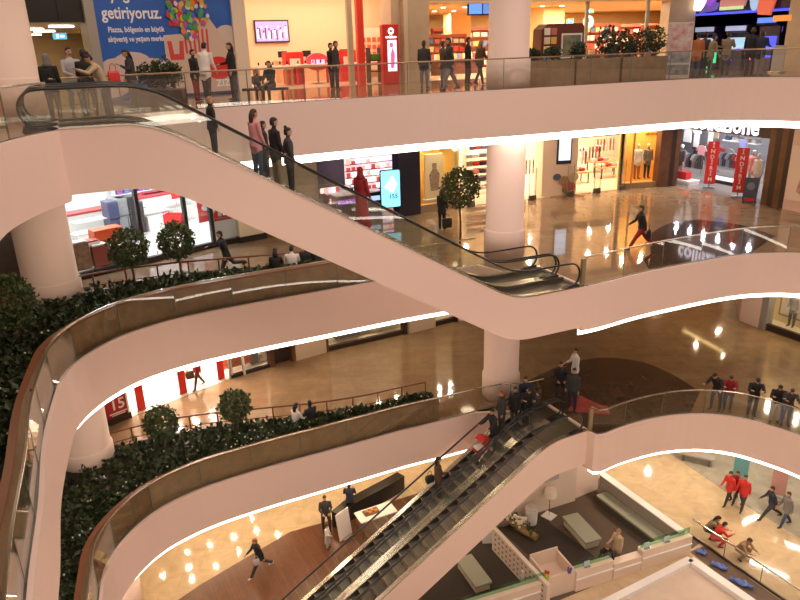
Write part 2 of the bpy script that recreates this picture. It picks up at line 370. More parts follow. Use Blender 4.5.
balustrade(L3F[:74], Z3, 'long glass balustrade across the top gallery below the lit shops', railm=mat('bronze_rail',(.30,.2,.12),.35,.6))
balustrade(L3L[12:], Z3, 'short glass balustrade at the far left edge of the top gallery')
balustrade([(5.55,24.75),(4.9,24.5),(3.9,24.45),(2.9,24.15)], Z1, 'short glass screen between round column and lower escalators', off=0)
# ------------------------------------------------------------------ planters along the left edge
def leaf_quads(mb, c, size, mi=0, up=.3):
    d = Vector((random.gauss(0,1),random.gauss(0,1),random.gauss(up,1))).normalized(); a = d.orthogonal().normalized(); a.rotate(Matrix.Rotation(random.uniform(0,6.28),3,d)); n = d.cross(a)
    c = Vector(c); l = size*random.uniform(.7,1.3); w = l*.34
    mb.add([c, c+d*l*.5+a*w+n*.1*l, c+d*l, c+d*l*.5-a*w+n*.1*l], [(0,1,2),(0,2,3)], mi)
def planter(z, part, dback, label, hl):
    ln = left[part[0]:part[1]]; ox, oy = ln[0]; loc = [(p[0]-ox,p[1]-oy) for p in ln]
    t = thing('planter', label, 'planter', (ox,oy,z), 0, 'long planters on the left edges'); N = len(ln)-1
    p = MB(); p.sweep(loc, [(.36,0),(.42,0),(.42,.86),(.36,.86)]); p.obj('front_panel', WOODP, t)
    c = MB(); c.sweep(loc, [(.33,.861),(.48,.861),(.48,.92),(.33,.92)]); c.obj('coping', mat('coping_wood',(.19,.07,.028),.35), t)
    back = offset(loc, dback)
    b = MB(); b.sweep(back, [(-.05,0),(.05,0),(.05,.5),(-.05,.5)]); b.obj('back_panel', WOODP, t)
    f = offset(loc, .43); s = MB(); s.loft([[(q[0],q[1],.5) for q in f],[(q[0],q[1],.5) for q in offset(loc, lambda k: dback(k)-.06)]], caps=False, closed=False); s.obj('soil', SOIL, t)
    # foliage
    fo = MB(); fl = MB()
    for i in range(12500):
        k = random.random(); j = k*N; a = int(j); q = min(a+1,N); fr = j-a; x = loc[a][0]*(1-fr)+loc[q][0]*fr; y = loc[a][1]*(1-fr)+loc[q][1]*fr
        nx, ny = normal(loc, a); D = dback(k); o = random.uniform(.54, min(D-.16,3.7)); hh = .46+.22*random.random()**.6*(1+.35*math.sin(k*90+o*5)*math.sin(k*31))
        if math.hypot(x+nx*o+ox+10.9, y+ny*o+oy-20.9) < .95: continue
        c_ = (x+nx*o, y+ny*o, hh); leaf_quads(fo, c_, .19)
        if i % 70 == 0: fl.ball((c_[0],c_[1],hh+.1), .034, 6, 4)
    g = fo.obj('shrubbery', LEAFD, None, kind='stuff'); g.location = (ox,oy,z); g['label'] = hl
    if True:
        w_ = fl.obj('white_blossom', PETAL, g); w_['kind'] = 'stuff'
    # rail behind the plants
    rl = [(a[0]+ox,a[1]+oy) for a in offset(loc, lambda k: dback(k)+.12)]; pts = resample(rl, 1.0); fine = resample(rl, .3); rx, ry = rl[0]
    rt = thing('planter_rail', label.replace('planter','wooden rail behind the planter').replace('long ',''), 'railing', (rx,ry,z), 0, 'red-brown rails behind the planters')
    m = MB(); m.tube([(a[0]-rx,a[1]-ry,1.02) for a in fine], .035, 8); m.obj('top_rail', RAILW, rt, True)
    m = MB(); m.tube([(a[0]-rx,a[1]-ry,.62) for a in fine], .02, 6); m.obj('lower_rail', RAILW, rt, True)
    for a in pts: m = MB(); m.box((a[0]-rx,a[1]-ry,.51),(.045,.045,1.02)); m.obj('post', RAILW, rt)
    return t
def db(k): return 1.5+3.4*(1-max(0,min(1,(k-.40)/.5)))**1.5
planter(Z2, (4, len(left)-8), db, 'long planter on the second gallery behind the upper curved glass', 'dark green planting with white flowers on the second gallery edge')
planter(Z1, (8, len(left)-4), db, 'long planter on the first gallery behind the lower curved glass', 'dark green planting with white flowers on the first gallery edge')
def ball_tree(label, loc, h, r, n=1500, group='clipped ball trees', seed=1):
    random.seed(seed); t = thing('ball_tree', label, 'tree', loc, 0, group)
    tr = MB(); tr.tube([(0,0,0),(.02,.01,h*.25),(-.015,0,h*.5),(.0,.01,h-r*1.1),(0,0,h-r*.6)], [.05,.042,.036,.032,.02], 8); 
    tr.obj('trunk', TRUNKM, t, True)
    br = MB()
    for i in range(9):
        a = i*2.4; e = Vector((math.cos(a)*.6*r, math.sin(a)*.6*r, h-r+(.5*math.sin(i*1.7))*r)); br.tube([(0,0,h-r*1.1),tuple(e*.5+Vector((0,0,h-r))*.5),tuple(e)], [.016,.011,.005], 5)
    br.obj('branch', TRUNKM, t, True)['kind'] = 'stuff'
    lf = MB()
    for i in range(n):
        d = Vector((random.gauss(0,1),random.gauss(0,1),random.gauss(0,1))).normalized(); rad = r*random.uniform(.45,1.0)**.5*(1+.10*math.sin(d.x*7+seed)*math.sin(d.z*6+d.y*5))
        c = d*rad; leaf_quads(lf, (c.x,c.y,h-r+c.z*1.03), .12, up=0)
    lf.obj('crown', LEAFM, t); return t
for (px,py,z,h,r,l,sd) in ((135,288,Z2+.5,1.95,.62,'ball tree in the second gallery planter in front of the orange stand',1),(182,281,Z2+.5,1.98,.60,'ball tree in the second gallery planter left of the striding man in black',2),
    (166,452,Z1+.5,1.75,.58,'ball tree in the first gallery planter nearer the left column',4),(238,435,Z1+.5,1.78,.58,'ball tree in the first gallery planter nearer the seated couple',5)):
    ball_tree(l, at(px,py,z), h, r, seed=sd)
ball_tree('bushy small tree at the left picture edge beside the second gallery rail', at(20,350,Z2+.5), 2.0, .68, 1500, seed=3)
ball_tree('tall ball tree standing beside the round central column', at(460,243,Z2)+Vector((0,0,.012)), 3.0, .78, 1900, seed=6)
# ------------------------------------------------------------------ people
def cloth(name, col, rough=.8): return mat('cloth_'+name, col, rough)
CL = {k: cloth(k, c) for k, c in dict(black=(.013,.012,.013), navy=(.02,.025,.05), grey=(.16,.15,.15), lightgrey=(.42,.40,.40), white=(.75,.72,.68), denim=(.045,.07,.13), blue=(.09,.13,.24),
    brown=(.09,.05,.03), beige=(.50,.38,.24), red=(.55,.03,.025), darkred=(.25,.012,.015), pink=(.62,.28,.28), khaki=(.23,.18,.11), orange=(.42,.13,.04), charcoal=(.04,.038,.04), tan=(.34,.21,.11)).items()}
HAIR = {k: mat('hair_'+k, c, .6) for k, c in dict(black=(.012,.009,.008), brown=(.05,.025,.012), ginger=(.25,.07,.02), fair=(.32,.2,.09), grey=(.3,.28,.26)).items()}
SHOE = mat('shoe_leather', (.03,.025,.02), .4); SHOEW = mat('shoe_white', (.6,.58,.55), .5); EYEM = mat('eye_dark', (.02,.015,.012), .3); LIP = mat('lips', (.4,.13,.11), .5)
PLASTIC = mat('mannequin_shell', (.75,.66,.55), .4)
def V(*a): return Vector(a)
def seg_tubes(pose):
    """joint positions of a figure 1.72 m tall facing +Y"""
    J = {}; t = R(pose.get('lean', 0)); ax = V(0, math.sin(t), math.cos(t)); J['pel'] = V(0,0,.93); J['ax'] = ax
    legs = pose.get('legs', ((0,0),(0,0))); arms = pose.get('arms', ((5,8,12),(5,8,12)))
    for i, sx in ((0,-1),(1,1)):
        a, k = R(legs[i][0]), R(legs[i][1]); sp = legs[i][2] if len(legs[i]) > 2 else .015
        h = V(sx*.09,0,.90); kn = h+V(sx*sp, .43*math.sin(a), -.43*math.cos(a)); an = kn+V(0, .42*math.sin(a-k), -.42*math.cos(a-k)); J['hip%d'%i] = h; J['kn%d'%i] = kn; J['an%d'%i] = an
        fa = a-k*.8 if abs(k) < 1.2 else 0; J['toe%d'%i] = an+V(sx*.03, .17*math.cos(fa*.5), -.045+.10*math.sin(fa*.5))
        shw = pose.get('shw', .185); sh = J['pel']+ax*.47+V(sx*shw,0,0); f, o, e = [R(q) for q in arms[i][:3]]
        d = V(sx*math.sin(o), math.sin(f)*math.cos(o), -math.cos(f)*math.cos(o)); el = sh+d*.29
        inn = arms[i][3] if len(arms[i]) > 3 else .0
        d2 = V(sx*(math.sin(o)*.5-inn), math.sin(f+e), -math.cos(f+e)).normalized(); wr = el+d2*.25; J['sh%d'%i] = sh; J['el%d'%i] = el; J['wr%d'%i] = wr; J['hd%d'%i] = d2
    low = min(J['an0'].z, J['an1'].z); dz = .085-low
    if pose.get('seat') is not None: dz = pose['seat']+.10-J['pel'].z
    for k in J:
        if k != 'ax' and not k.startswith('hd'): J[k] = J[k]+V(0,0,dz)
    J['neck'] = J['pel']+ax*.53; hd = R(pose.get('lean',0)*.4+pose.get('nod',0)); J['hdir'] = V(0,math.sin(hd),math.cos(hd)); J['head'] = J['neck']+J['hdir']*.165+V(0,.025,0)
    return J
POSES = dict(
    stand=dict(legs=((0,0),(3,4)), arms=((4,8,10),(6,8,14))),
    weight=dict(legs=((-3,2,.03),(6,12,.05)), arms=((8,10,20),(2,9,10))),
    fold=dict(legs=((0,0),(4,6)), arms=((22,12,78,.45),(22,12,82,.45))),
    clasp=dict(legs=((0,0,.05),(0,0,.05)), arms=((18,12,52,.55),(18,12,52,.55))),
    walk=dict(legs=((20,6),(-17,14)), arms=((-14,7,12),(18,7,18)), lean=4),
    stride=dict(legs=((34,6),(-28,26)), arms=((-22,8,16),(28,9,24)), lean=7),
    run=dict(legs=((24,14),(-34,52)), arms=((-20,25,40),(35,25,50)), lean=12),
    sit=dict(legs=((84,86,.03),(86,88,.03)), arms=((24,8,50,.3),(24,8,50,.3)), seat=.46, lean=6),
    slump=dict(legs=((84,84,.05),(80,86,.04)), arms=((36,10,40,.35),(36,10,46,.35)), seat=.46, lean=22, nod=12),
    squat=dict(legs=((112,138,.08),(96,136,.1)), arms=((40,10,50,.4),(40,10,55,.4)), lean=30, nod=14),
    rail=dict(legs=((-4,0,.02),(6,10,.03)), arms=((54,14,62,.4),(54,14,62,.4)), lean=22, nod=22),
    railwide=dict(legs=((-4,0,.05),(8,10,.05)), arms=((60,40,20,.1),(48,12,60,.3)), lean=28, nod=26),
    phone=dict(legs=((0,0),(4,5)), arms=((28,10,95,.4),(6,8,12)), nod=20),
    push=dict(legs=((8,8),(-10,6)), arms=((38,8,42,.1),(38,8,42,.1)), lean=10),
    hold=dict(legs=((0,0),(2,2)), arms=((6,10,10),(20,9,62,.3))),
    reach=dict(legs=((6,4),(-4,4)), arms=((60,8,20,.0),(10,8,20)), lean=8),
)
def remesh(mb, vox):
    me = bpy.data.meshes.new('tmp'); me.from_pydata(mb.v, [], mb.f); me.update(); o = bpy.data.objects.new('tmp', me); COL.objects.link(o)
    md = o.modifiers.new('r','REMESH'); md.mode = 'VOXEL'; md.voxel_size = vox
    sm = o.modifiers.new('s','SMOOTH'); sm.iterations = 3; sm.factor = .5
    out = bpy.data.meshes.new_from_object(o.evaluated_get(bpy.context.evaluated_depsgraph_get())); bpy.data.objects.remove(o); bpy.data.meshes.remove(me); return out
BODIES = {}
def body(pose, build=1.0, skirt=0, female=False, coat=0, hood=False, sleeves=True, shorts=False):
    key = (pose, build, skirt, female, coat, hood, sleeves)
    if key in BODIES: return BODIES[key]
    ps = dict(POSES[pose]);
    if female: ps['shw'] = .165
    J = seg_tubes(ps); ax = J['ax']; pel = J['pel']; b = build; m = MB(); S = []   # S: segments for the colour of each face
    ws = .9 if female else 1.0
    prof = [(-.13,.10,.09),(-.08,.155,.115),(.0,.165 if female else .158,.12),(.13,(.132 if female else .148)*b,.105*b),(.28,.165*ws*b,.122*b),(.42,.18*ws,.112),(.49,.13*ws,.085),(.53,.07,.065),(.55,.05,.05)]
    m.tube([pel+ax*p[0] for p in prof], [(p[1]*1.10,p[2]*1.15) for p in prof], 16, side=(1,0,0)); S.append((pel-ax*.02,pel+ax*.50,.16,'top')); S.append((pel-ax*.10,pel-ax*.03,.14,'bottom'))
    for i, sx in ((0,-1),(1,1)):
        h,k,a,t = J['hip%d'%i],J['kn%d'%i],J['an%d'%i],J['toe%d'%i]
        m.tube([h+V(0,0,.05),h.lerp(k,.3),h.lerp(k,.7),k,k.lerp(a,.3),k.lerp(a,.75),a],[.10,.105,.084,.071,.069,.058,.052],10); S += [(h,k,.075,'bottom'),(k,a+V(0,0,.03),.055,'bottom')]
        he = a+V(0,-.05,-.045); m.tube([he,a+V(0,.03,-.04),a.lerp(t,.75)+V(0,0,-.012),t],[(.036,.034),(.046,.042),(.046,.03),(.03,.02)],10,side=(1,0,0)); S.append((he,t,.045,'shoe'))
        s,e,w,d = J['sh%d'%i],J['el%d'%i],J['wr%d'%i],J['hd%d'%i]
        m.tube([s+V(-sx*.05,0,-.01),s,s.lerp(e,.5),e,e.lerp(w,.4),w],[.058,.074*b,.064*b,.054,.05,.034],10); S += [(s,e,.055,'top'),(e,w-d*.02,.04,'top' if sleeves else 'skin')]
        pe = w+d*.085; sd = V(1,0,0)-d*d.x; m.tube([w-d*.02,w+d*.03,pe],[(.026,.02),(.040,.018),(.038,.015)],8,side=(0,1,0) if abs(d.y)<.8 else (1,0,0)); S.append((w+d*.03,pe,.035,'skin'))
    hd = J['head']; hx = J['hdir']; fwd = V(0,hx.z,-hx.y)
    m.tube([J['neck']-ax*.03,hd-hx*.04],[.055,.048],10); S.append((J['neck']+hx*.015,hd,.05,'skin'))
    def HP(x,y,z): return hd+V(x,0,0)+fwd*y+hx*z
    m.tube([HP(0,.015,-.115),HP(0,.012,-.10),HP(0,.005,-.05),HP(0,-.003,.0),HP(0,-.005,.05),HP(0,-.01,.085),HP(0,-.01,.112)],[(.02,.03),(.045,.06),(.066,.085),(.073,.096),(.073,.098),(.055,.075),(.02,.03)],14,side=(1,0,0)); S.append((HP(0,0,-.07),HP(0,0,.06),.085,'skin'))
    m.tube([HP(0,.08,.02),HP(0,.105,-.025),HP(0,.085,-.035)],[.012,.018,.01],6)
    for sx in (-1,1): m.tube([HP(sx*.068,-.01,.02),HP(sx*.086,-.016,.005),HP(sx*.07,-.01,-.03)],[.014,.018,.012],6)
    if skirt:
        an = (J['an0']+J['an1'])/2; kn = (J['kn0']+J['kn1'])/2; hp = pel-V(0,0,.05); e = an if skirt == 2 else kn.lerp(an,.2); q = .25 if skirt == 2 else .2
        m.tube([pel+ax*.08,hp,hp.lerp(e,.4),e],[(.14,.11),(.18,.14),(.19,.17),(q+.02,q)],16,side=(1,0,0)); S += [(hp,e,q,'bottom')]
    if coat:
        e = pel-V(0,0,coat); m.tube([pel+ax*.36,pel+ax*.1,pel,e],[(.18,.13),(.165,.13),(.18,.145),(.20,.16)],16,side=(1,0,0)); S.append((pel,e,.19,'top'))
    me = remesh(m, .0185)
    n = len(me.vertices); co = np.empty(n*3); me.vertices.foreach_get('co', co); co = co.reshape(-1,3)
    nf = len(me.polygons); ce = np.empty(nf*3); me.polygons.foreach_get('center', ce); ce = ce.reshape(-1,3)
    best = np.full(nf, 1e9); ki = np.zeros(nf, int); slots = ['top','bottom','skin','shoe']
    for p0, p1, r, kd in S:
        p0 = np.array(p0); d = np.array(p1)-p0; t = np.clip(((ce-p0)@d)/max(1e-9,d@d),0,1); dist = np.linalg.norm(ce-(p0+t[:,None]*d),axis=1)-r
        q = dist < best; best[q] = dist[q]; ki[q] = slots.index(kd)
    # fingers and face joined on
    x = MB()
    for i, sx in ((0,-1),(1,1)):
        w,d = J['wr%d'%i],J['hd%d'%i]; side = V(0,1,0) if abs(d.y) < .8 else V(1,0,0); side = (side-d*side.dot(d)).normalized(); pal = d.cross(side).normalized()
        if pal.x*sx > 0: pal = -pal
        for f in range(4):
            r0 = w+d*.075+side*(f-1.5)*.0185; L = (.062,.075,.07,.052)[f]; x.tube([r0,r0+d*L*.55+pal*.008,r0+d*L*.85+pal*.03],[.0095,.0085,.006],5,2)
        th = w+d*.03+side*.036; x.tube([th,th+d*.03+side*.022,th+d*.062+side*.02+pal*.012],[.011,.010,.007],5,2)
    for sx in (-1,1): x.ball(HP(sx*.03,.083,.008),(.012,.010,.009),6,4,4); x.box(HP(sx*.03,.089,.03),(.032,.008,.006),0,6)
    x.box(HP(0,.087,-.062),(.042,.012,.010),0,5)
    BODIES[key] = (me, co, [tuple(p.vertices) for p in me.polygons], ki.tolist(), x, J, HP)
    return BODIES[key]
def person(label, loc, rz, pose='stand', top='black', bottom='charcoal', hair='black', style='short', h=1.72, shoe=None, group=None, name='person', dummy=False, female=None, **kw):
    if 'coat' not in kw and not kw.get('skirt') and pose in ('stand','weight','hold','clasp','phone','fold','push','reach','walk'): kw['coat'] = .13
    female = style in ('long','bun','scarf','tail') if female is None else female
    me0, co, fs, ki, x, J, HP = body(pose, female=female, **kw)
    o0 = len(co); me = bpy.data.meshes.new(name); me.from_pydata(co.tolist()+x.v, [], fs+[tuple(i+o0 for i in f) for f in x.f])
    hm = HAIR.get(hair, HAIR['black']); sk = PLASTIC if dummy else SKIN
    for q in (CL[top], CL[bottom], sk, shoe or SHOE, sk if dummy else EYEM, sk if dummy else LIP, sk if dummy else hm): me.materials.append(q)
    me.polygons.foreach_set('material_index', ki+x.m); me.polygons.foreach_set('use_smooth', [True]*len(me.polygons)); me.update()
    o = bpy.data.objects.new(name, me); COL.objects.link(o); o.location = loc; o.rotation_euler = (0,0,rz); o.scale = (h/1.72,)*3
    tag(o, label, 'mannequin' if dummy else 'person', group)
    if not dummy:
        m = MB(); hx = J['hdir']; hd = J['head']
        if style in ('scarf','hood'):
            rings = []
            for z, rx, ry, yo in ((-.20,.15,.13,-.02),(-.12,.10,.10,-.02),(-.04,.088,.092,-.022),(.04,.09,.10,-.02),(.09,.075,.085,-.018),(.125,.03,.04,-.015)):
                rings.append([HP(rx*math.cos(2*PI*k/16), yo+ry*math.sin(2*PI*k/16)*(.72 if math.sin(2*PI*k/16)>0 and abs(z)<.10 else 1), z) for k in range(16)])
            m.loft(rings); nm = 'headscarf' if style == 'scarf' else 'hood'; hm = CL.get(hair, CL['black'])
        else:
            rings = []
            for z, rx, ry, yo, cut in ((-.07,.066,.05,-.05,1),(-.03,.078,.075,-.035,.5),(.03,.081,.098,-.014,.62),(.065,.078,.098,-.006,1),(.10,.06,.078,-.008,1),(.126,.02,.03,-.01,1)):
                rings.append([HP(rx*math.cos(2*PI*k/16), yo+ry*math.sin(2*PI*k/16)*(cut if math.sin(2*PI*k/16)>0 else 1), z) for k in range(16)])
            m.loft(rings); nm = 'hair'
            if style in ('long',): m.tube([HP(0,-.05,.07),HP(0,-.085,-.02),HP(0,-.10,-.13),HP(0,-.105,-.25)],[(.06,.04),(.085,.05),(.09,.04),(.06,.02)],10,side=(1,0,0))
            if style == 'tail': m.tube([HP(0,-.09,.05),HP(0,-.14,.0),HP(0,-.13,-.15)],[.025,.03,.012],8)
            if style == 'bun': m.ball(HP(0,-.06,.13),.045,10,7)
        m.obj(nm, hm, o, True)
    return o
def face(loc, tx, ty=None):
    """rotation that turns a figure at loc towards a plan point"""
    d = (tx[0]-loc[0], tx[1]-loc[1]); return math.atan2(d[1], d[0])-PI/2
# ------------------------------------------------------------------ shop fronts
FRONT = resample(W, .05) + resample(WR, .05)[1:]
_fp = {}
def front_at(px, z):
    """(point, direction along the wall to the right) of the shop line where it stands behind px on level z"""
    if z not in _fp: _fp[z] = [proj((p[0],p[1],z+1.0))[0] for p in FRONT]
    i = min(range(2, len(FRONT)-2), key=lambda k: abs(_fp[z][k]-px)); a, b = FRONT[i-2], FRONT[i+2]
    return Vector((FRONT[i][0],FRONT[i][1],z)), math.atan2(b[1]-a[1], b[0]-a[0])
class Shop:
    """one shop unit: a chord of the wall line between two sight lines, and the room behind"""
    def __init__(s, pl, pr, z, depth, h, wallm, light=None, lcol=(1,.8,.6), floorm=None, ceilm=None, nl=2):
        s.p0 = front_at(pl,z)[0]; s.p1 = front_at(pr,z)[0]; s.z = z; s.depth = depth; s.h = h
        d = s.p1-s.p0; s.w = d.length; s.rz = math.atan2(d.y,d.x); s.t = d.normalized(); s.n = Vector((-s.t.y,s.t.x,0))
        v0 = Vector((s.p0.x,s.p0.y,0)).normalized(); v1 = Vector((s.p1.x,s.p1.y,0)).normalized()
        a0 = v0.dot(s.t)/max(.3,v0.dot(s.n)); a1 = v1.dot(s.t)/max(.3,v1.dot(s.n)); x0 = a0*depth-.05; x1 = s.w+a1*depth+.05; s.x0, s.x1 = x0, x1   # side walls run back along the aisles, splayed
        plan = [(-.04,0),(s.w+.04,0),(x1,depth),(x0,depth)]
        if wallm:
            m = MB(); m.box(((x0+x1)/2,0,h/2),(x1-x0+.2,.1,h)); s.put(struct(m,'wall_back',wallm), 0, depth)
            m = MB(); m.prism([(-.1,0),(-.02,0),(x0+.04,depth),(x0-.06,depth)],0,h); s.put(struct(m,'wall_left',wallm), 0, 0)
            m = MB(); m.prism([(s.w+.02,0),(s.w+.1,0),(x1+.06,depth),(x1-.04,depth)],0,h); s.put(struct(m,'wall_right',wallm), 0, 0)
            m = MB(); m.prism(plan,-.04,.04); s.put(struct(m,'ceiling',ceilm or wallm), 0, 0, h)
        if floorm: m = MB(); m.prism(plan,.001,.012); s.put(struct(m,'floor',floorm), 0, 0)
        if light:
            for i in range(nl*2):
                for fy in (.25,.7):
                    fx = (i+.5)/(nl*2); p = s.P(s.w*fx*(1-fy)+(x0+(x1-x0)*fx)*fy, depth*fy, h-.1); area(p, .2, light/nl/4, lcol)
    def P(s, x, y, z=0): p = s.p0+s.t*x+s.n*y; return Vector((p.x,p.y,s.z+z))
    def put(s, o, x, y, z=0, rz=0): o.location = s.P(x,y,z); o.rotation_euler = (0,0,s.rz+rz); return o
    def X(s, px, y, z=1.0):
        """x along the front of what stands y behind it in line with px"""
        lo, hi = -30.0, 40.0
        for _ in range(40):
            m = (lo+hi)/2
            if proj(s.P(m,y,z))[0] < px: lo = m
            else: hi = m
        return lo
def post(pl, pr, z, h, m, thick=.5, name='column', d=0, z0=0):
    a, rz = front_at(pl,z); b, _ = front_at(pr,z); c = (a+b)/2; w = (b-a).length; rz = math.atan2(b.y-a.y,b.x-a.x)
    q = MB(); q.box((0,thick/2-.15+d,z0+(h-z0)/2),(w,thick,h-z0)); o = struct(q, name, m); o.location = c; o.rotation_euler = (0,0,rz); return o
def em(name, c, s): return mat(name, c, .4, emit=c, es=s)
GOLD = em('gold_light', (1,.72,.28), 5); WHITEL = em('white_light', (1,.93,.82), 4); CYAN = em('cyan_screen', (.12,.5,.8), .9); BLUE = em('blue_neon', (.05,.08,.9), 1.0)
PURP = em('purple_neon', (.3,.08,.6), .7); PINKL = em('pink_light', (1,.35,.6), 1.3); GREENL = em('green_light', (.04,.7,.25), 1.0); REDL = em('red_light', (1,.08,.03), 1.6); ORL = em('orange_light', (.8,.25,.05), .7)
SCR_W = em('pale_screen', (.62,.80,1), .9); TVB = em('tv_glow', (.35,.3,.6), .8)
STONE = mat('beige_stone', (.50,.38,.26), .35, noise=.08, scale=2); GREYST = mat('grey_stone', (.33,.30,.27), .5)
DARKPANEL = mat('dark_panel', (.02,.016,.014), .25)
SIGNW = em('sign_white', (1,.96,1), 2.5)
WHITEP = mat('white_laminate', (.82,.80,.77), .3)
APART = {'leg','upright','foot','wheel','card','screen','door','shelf_board','packet','spot','seat','garment','pole'}
def boxthing(name, label, cat, parts, group=None):
    """parts: (part name, material, list of (centre, size))"""
    t = thing(name, label, cat, group=group)
    for nm, m, bs in parts:
        for grp in ([[b] for b in bs] if nm in APART else [bs]):
            q = MB()
            for b in grp: q.rbox(b[0], b[1], .012) if len(b) == 2 else q.box(b[0], b[1], b[2])
            q.obj(nm, m, t)
    return t
def single(o, label, cat, group=None): return tag(o, label, cat, group)
# ================= top gallery
# left doorway
D = Shop(27, 92, Z3, 15, 2.6, mat('lobby_wall',(.62,.50,.34),.4), 220, (1,.8,.5), MARBLE, mat('lobby_ceiling',(.30,.24,.16),.5), 1)
m = MB(); m.box((D.w/2,.1,3.6),(D.w+.3,.25,2.0)); m.box((D.w*.62,-.04,3.6),(.03,.03,2.0)); D.put(struct(m,'wall_over_lobby',DARKPANEL),0,0)
for i in range(5):
    q = MB(); q.rbox((0,0,0),(D.w*.36,.28,.06),.02); o = q.obj('ceiling_strip_light', WHITEL); D.put(o, D.w*(.36 if i%2 else .70)+(1.0+i*2.7)*D.x0/15*.8, 1.0+i*2.7, 2.5); single(o, 'warm strip light on the low ceiling of the left lobby', 'light', 'lobby ceiling strips')
for i in range(3):
    q = MB(); q.box((0,0,1.33),(.07,.07,2.6)); o = q.obj('wall_light_bar', GOLD); D.put(o, .16+(.5+i*1.7)*D.x0/15, .5+i*1.7, 0); single(o, 'gold vertical light bar on the left lobby wall', 'light', 'gold wall light bars')
q = boxthing('exit_sign','small blue lit exit sign hung inside the left lobby','sign',[('panel',CYAN,[((0,0,0),(.55,.05,.24))]),('pictogram',SIGNW,[((-.1,-.03,0),(.07,.02,.14)),((.08,-.03,0),(.16,.02,.05))]),('hanger',STEEL,[((0,0,.2),(.02,.02,.2))])]); D.put(q, D.X(66,6), 6, 2.3)
q = MB(); dr = MB()
q.box((D.w*.45-3.5,14.9,1.1),(2.4,.06,2.2)); struct(q,'door_1',mat('lobby_door',(.40,.31,.2),.4)).location = (0,0,0); D.put(bpy.data.objects['door_1'],0,0)
for x in (-1.2,0,1.2): dr.box((D.w*.45-3.5+x,14.85,1.1),(.06,.05,2.25))
dr.box((D.w*.45-3.5,14.85,2.22),(2.5,.05,.08)); D.put(struct(dr,'trim_4',mat('door_frame',(.2,.15,.1),.4)),0,0)
post(16,27,Z3,4.6,GREYST,.5); post(92,103,Z3,4.6,GREYST,.5)
m = MB(); a = front_at(-20,Z3)[0]; b = front_at(16,Z3)[0]; q = MB(); q.box((0,0,2.3),((b-a).length,.2,4.6)); o = struct(q,'wall_left',WHITE); o.location = (a+b)/2; o.rotation_euler = (0,0,math.atan2(b.y-a.y,b.x-a.x))
# printed hoarding
Hd = Shop(103, 238, Z3, .3, 4.5, None); bw = Hd.w
m = MB(); m.box((bw/2,.2,2.3),(bw,.2,4.6)); Hd.put(struct(m,'wall_behind_hoarding',GREYST),0,0)
bb = thing('billboard','large blue hoarding with white lettering, clouds and a bunch of printed balloons','billboard'); Hd.put(bb,0,.02)
SKYB = mat('poster_blue',(.015,.085,.42),.35, col2=(.02,.14,.55), scale=.6)
q = MB(); q.box((bw/2,0,2.25),(bw-.1,.05,4.4)); q.obj('panel', SKYB, bb)
cl = MB()
for x,z,r in ((.5,1.0,.55),(1.1,1.15,.6),(1.8,1.0,.5),(2.3,.8,.5),(.2,.6,.6),(2.9,.7,.6),(bw-.5,1.9,.5),(bw-1.0,1.6,.5),(bw-.2,1.2,.6),(bw-.35,2.2,.35)):
    rr = [( min(bw-.06,max(.06,x+r*math.cos(k*PI/8)*1.25)), max(.08,z+r*.8*math.sin(k*PI/8)) ) for k in range(16)]; cl.panel(rr,-.034-.001*len(cl.m)/20,-.026)
cl.obj('printed_clouds', mat('poster_cloud',(.62,.50,.46),.5), bb)
q = MB(); q.panel([(bw*.44,.1),(bw*.45,2.15),(bw*.62,2.2),(bw*.68,2.7),(bw*.80,2.75),(bw*.92,1.9),(bw*.95,.1)],-.045,-.036); q.obj('printed_building', mat('poster_beige',(.60,.46,.38),.5), bb)
q = MB()
for k in range(6):
    q.panel([(bw*.60+k*.17,1.5),(bw*.60+k*.17+.08,1.5),(bw*.595+k*.18+.08,2.35),(bw*.595+k*.18,2.35)],-.055,-.046)
q.panel([(bw*.47,1.95),(bw*.50,1.95),(bw*.51,1.5),(bw*.55,1.5),(bw*.56,1.95),(bw*.59,1.95),(bw*.58,1.3),(bw*.48,1.3)],-.055,-.046); q.obj('printed_stripes', mat('poster_red',(.6,.05,.05),.5), bb)
q = MB(); q.panel([(bw*.84+.55*math.cos(k*PI/10),.95+.42*math.sin(k*PI/10)) for k in range(20)],-.062,-.056); q.obj('printed_red_oval', RED, bb)
BAL = [mat('balloon_%d'%i,c,.35) for i,c in enumerate(((.55,.03,.03),(.7,.42,.03),(.05,.30,.08),(.05,.12,.5),(.45,.08,.35),(.7,.65,.6),(.75,.2,.03),(.25,.5,.1)))]
q = MB(); random.seed(3)
for k in range(190):
    a = random.uniform(0,2*PI); d = random.random()**.5; x = bw*.645+d*math.cos(a)*.82; z = 3.05+d*math.sin(a)*1.05
    if z > 4.4: z = 4.3
    if z < 2.5: x = bw*.645+(x-bw*.645)*.5
    r = random.uniform(.065,.11); y = -.05-.0004*k; q.panel([(x+r*math.cos(j*PI/5),z+r*1.1*math.sin(j*PI/5)) for j in range(10)],y-.004,y,k%8)
q.obj('printed_balloons', BAL, bb)
PW = mat('poster_white',(.85,.82,.85),.5)
write('ayağınıza', .56, PW, bb, (bw*.25,-.03,3.50), squeeze=.82, name='lettering'); write('getiriyoruz.', .56, PW, bb, (bw*.255,-.03,2.88), squeeze=.82, name='lettering')
write('Piazza, bölgenin en büyük', .25, PW, bb, (bw*.27,-.03,2.35),squeeze=.78, name='lettering'); write('alışveriş ve yaşam merkezi.', .25, PW, bb, (bw*.28,-.03,2.04),squeeze=.78, name='lettering')
write('zız', .55, PW, bb, (bw*.86,-.065,.45), name='lettering')
post(236,249,Z3,4.6,mat('ivory_paint',(.75,.62,.5),.5),.35,z0=0)
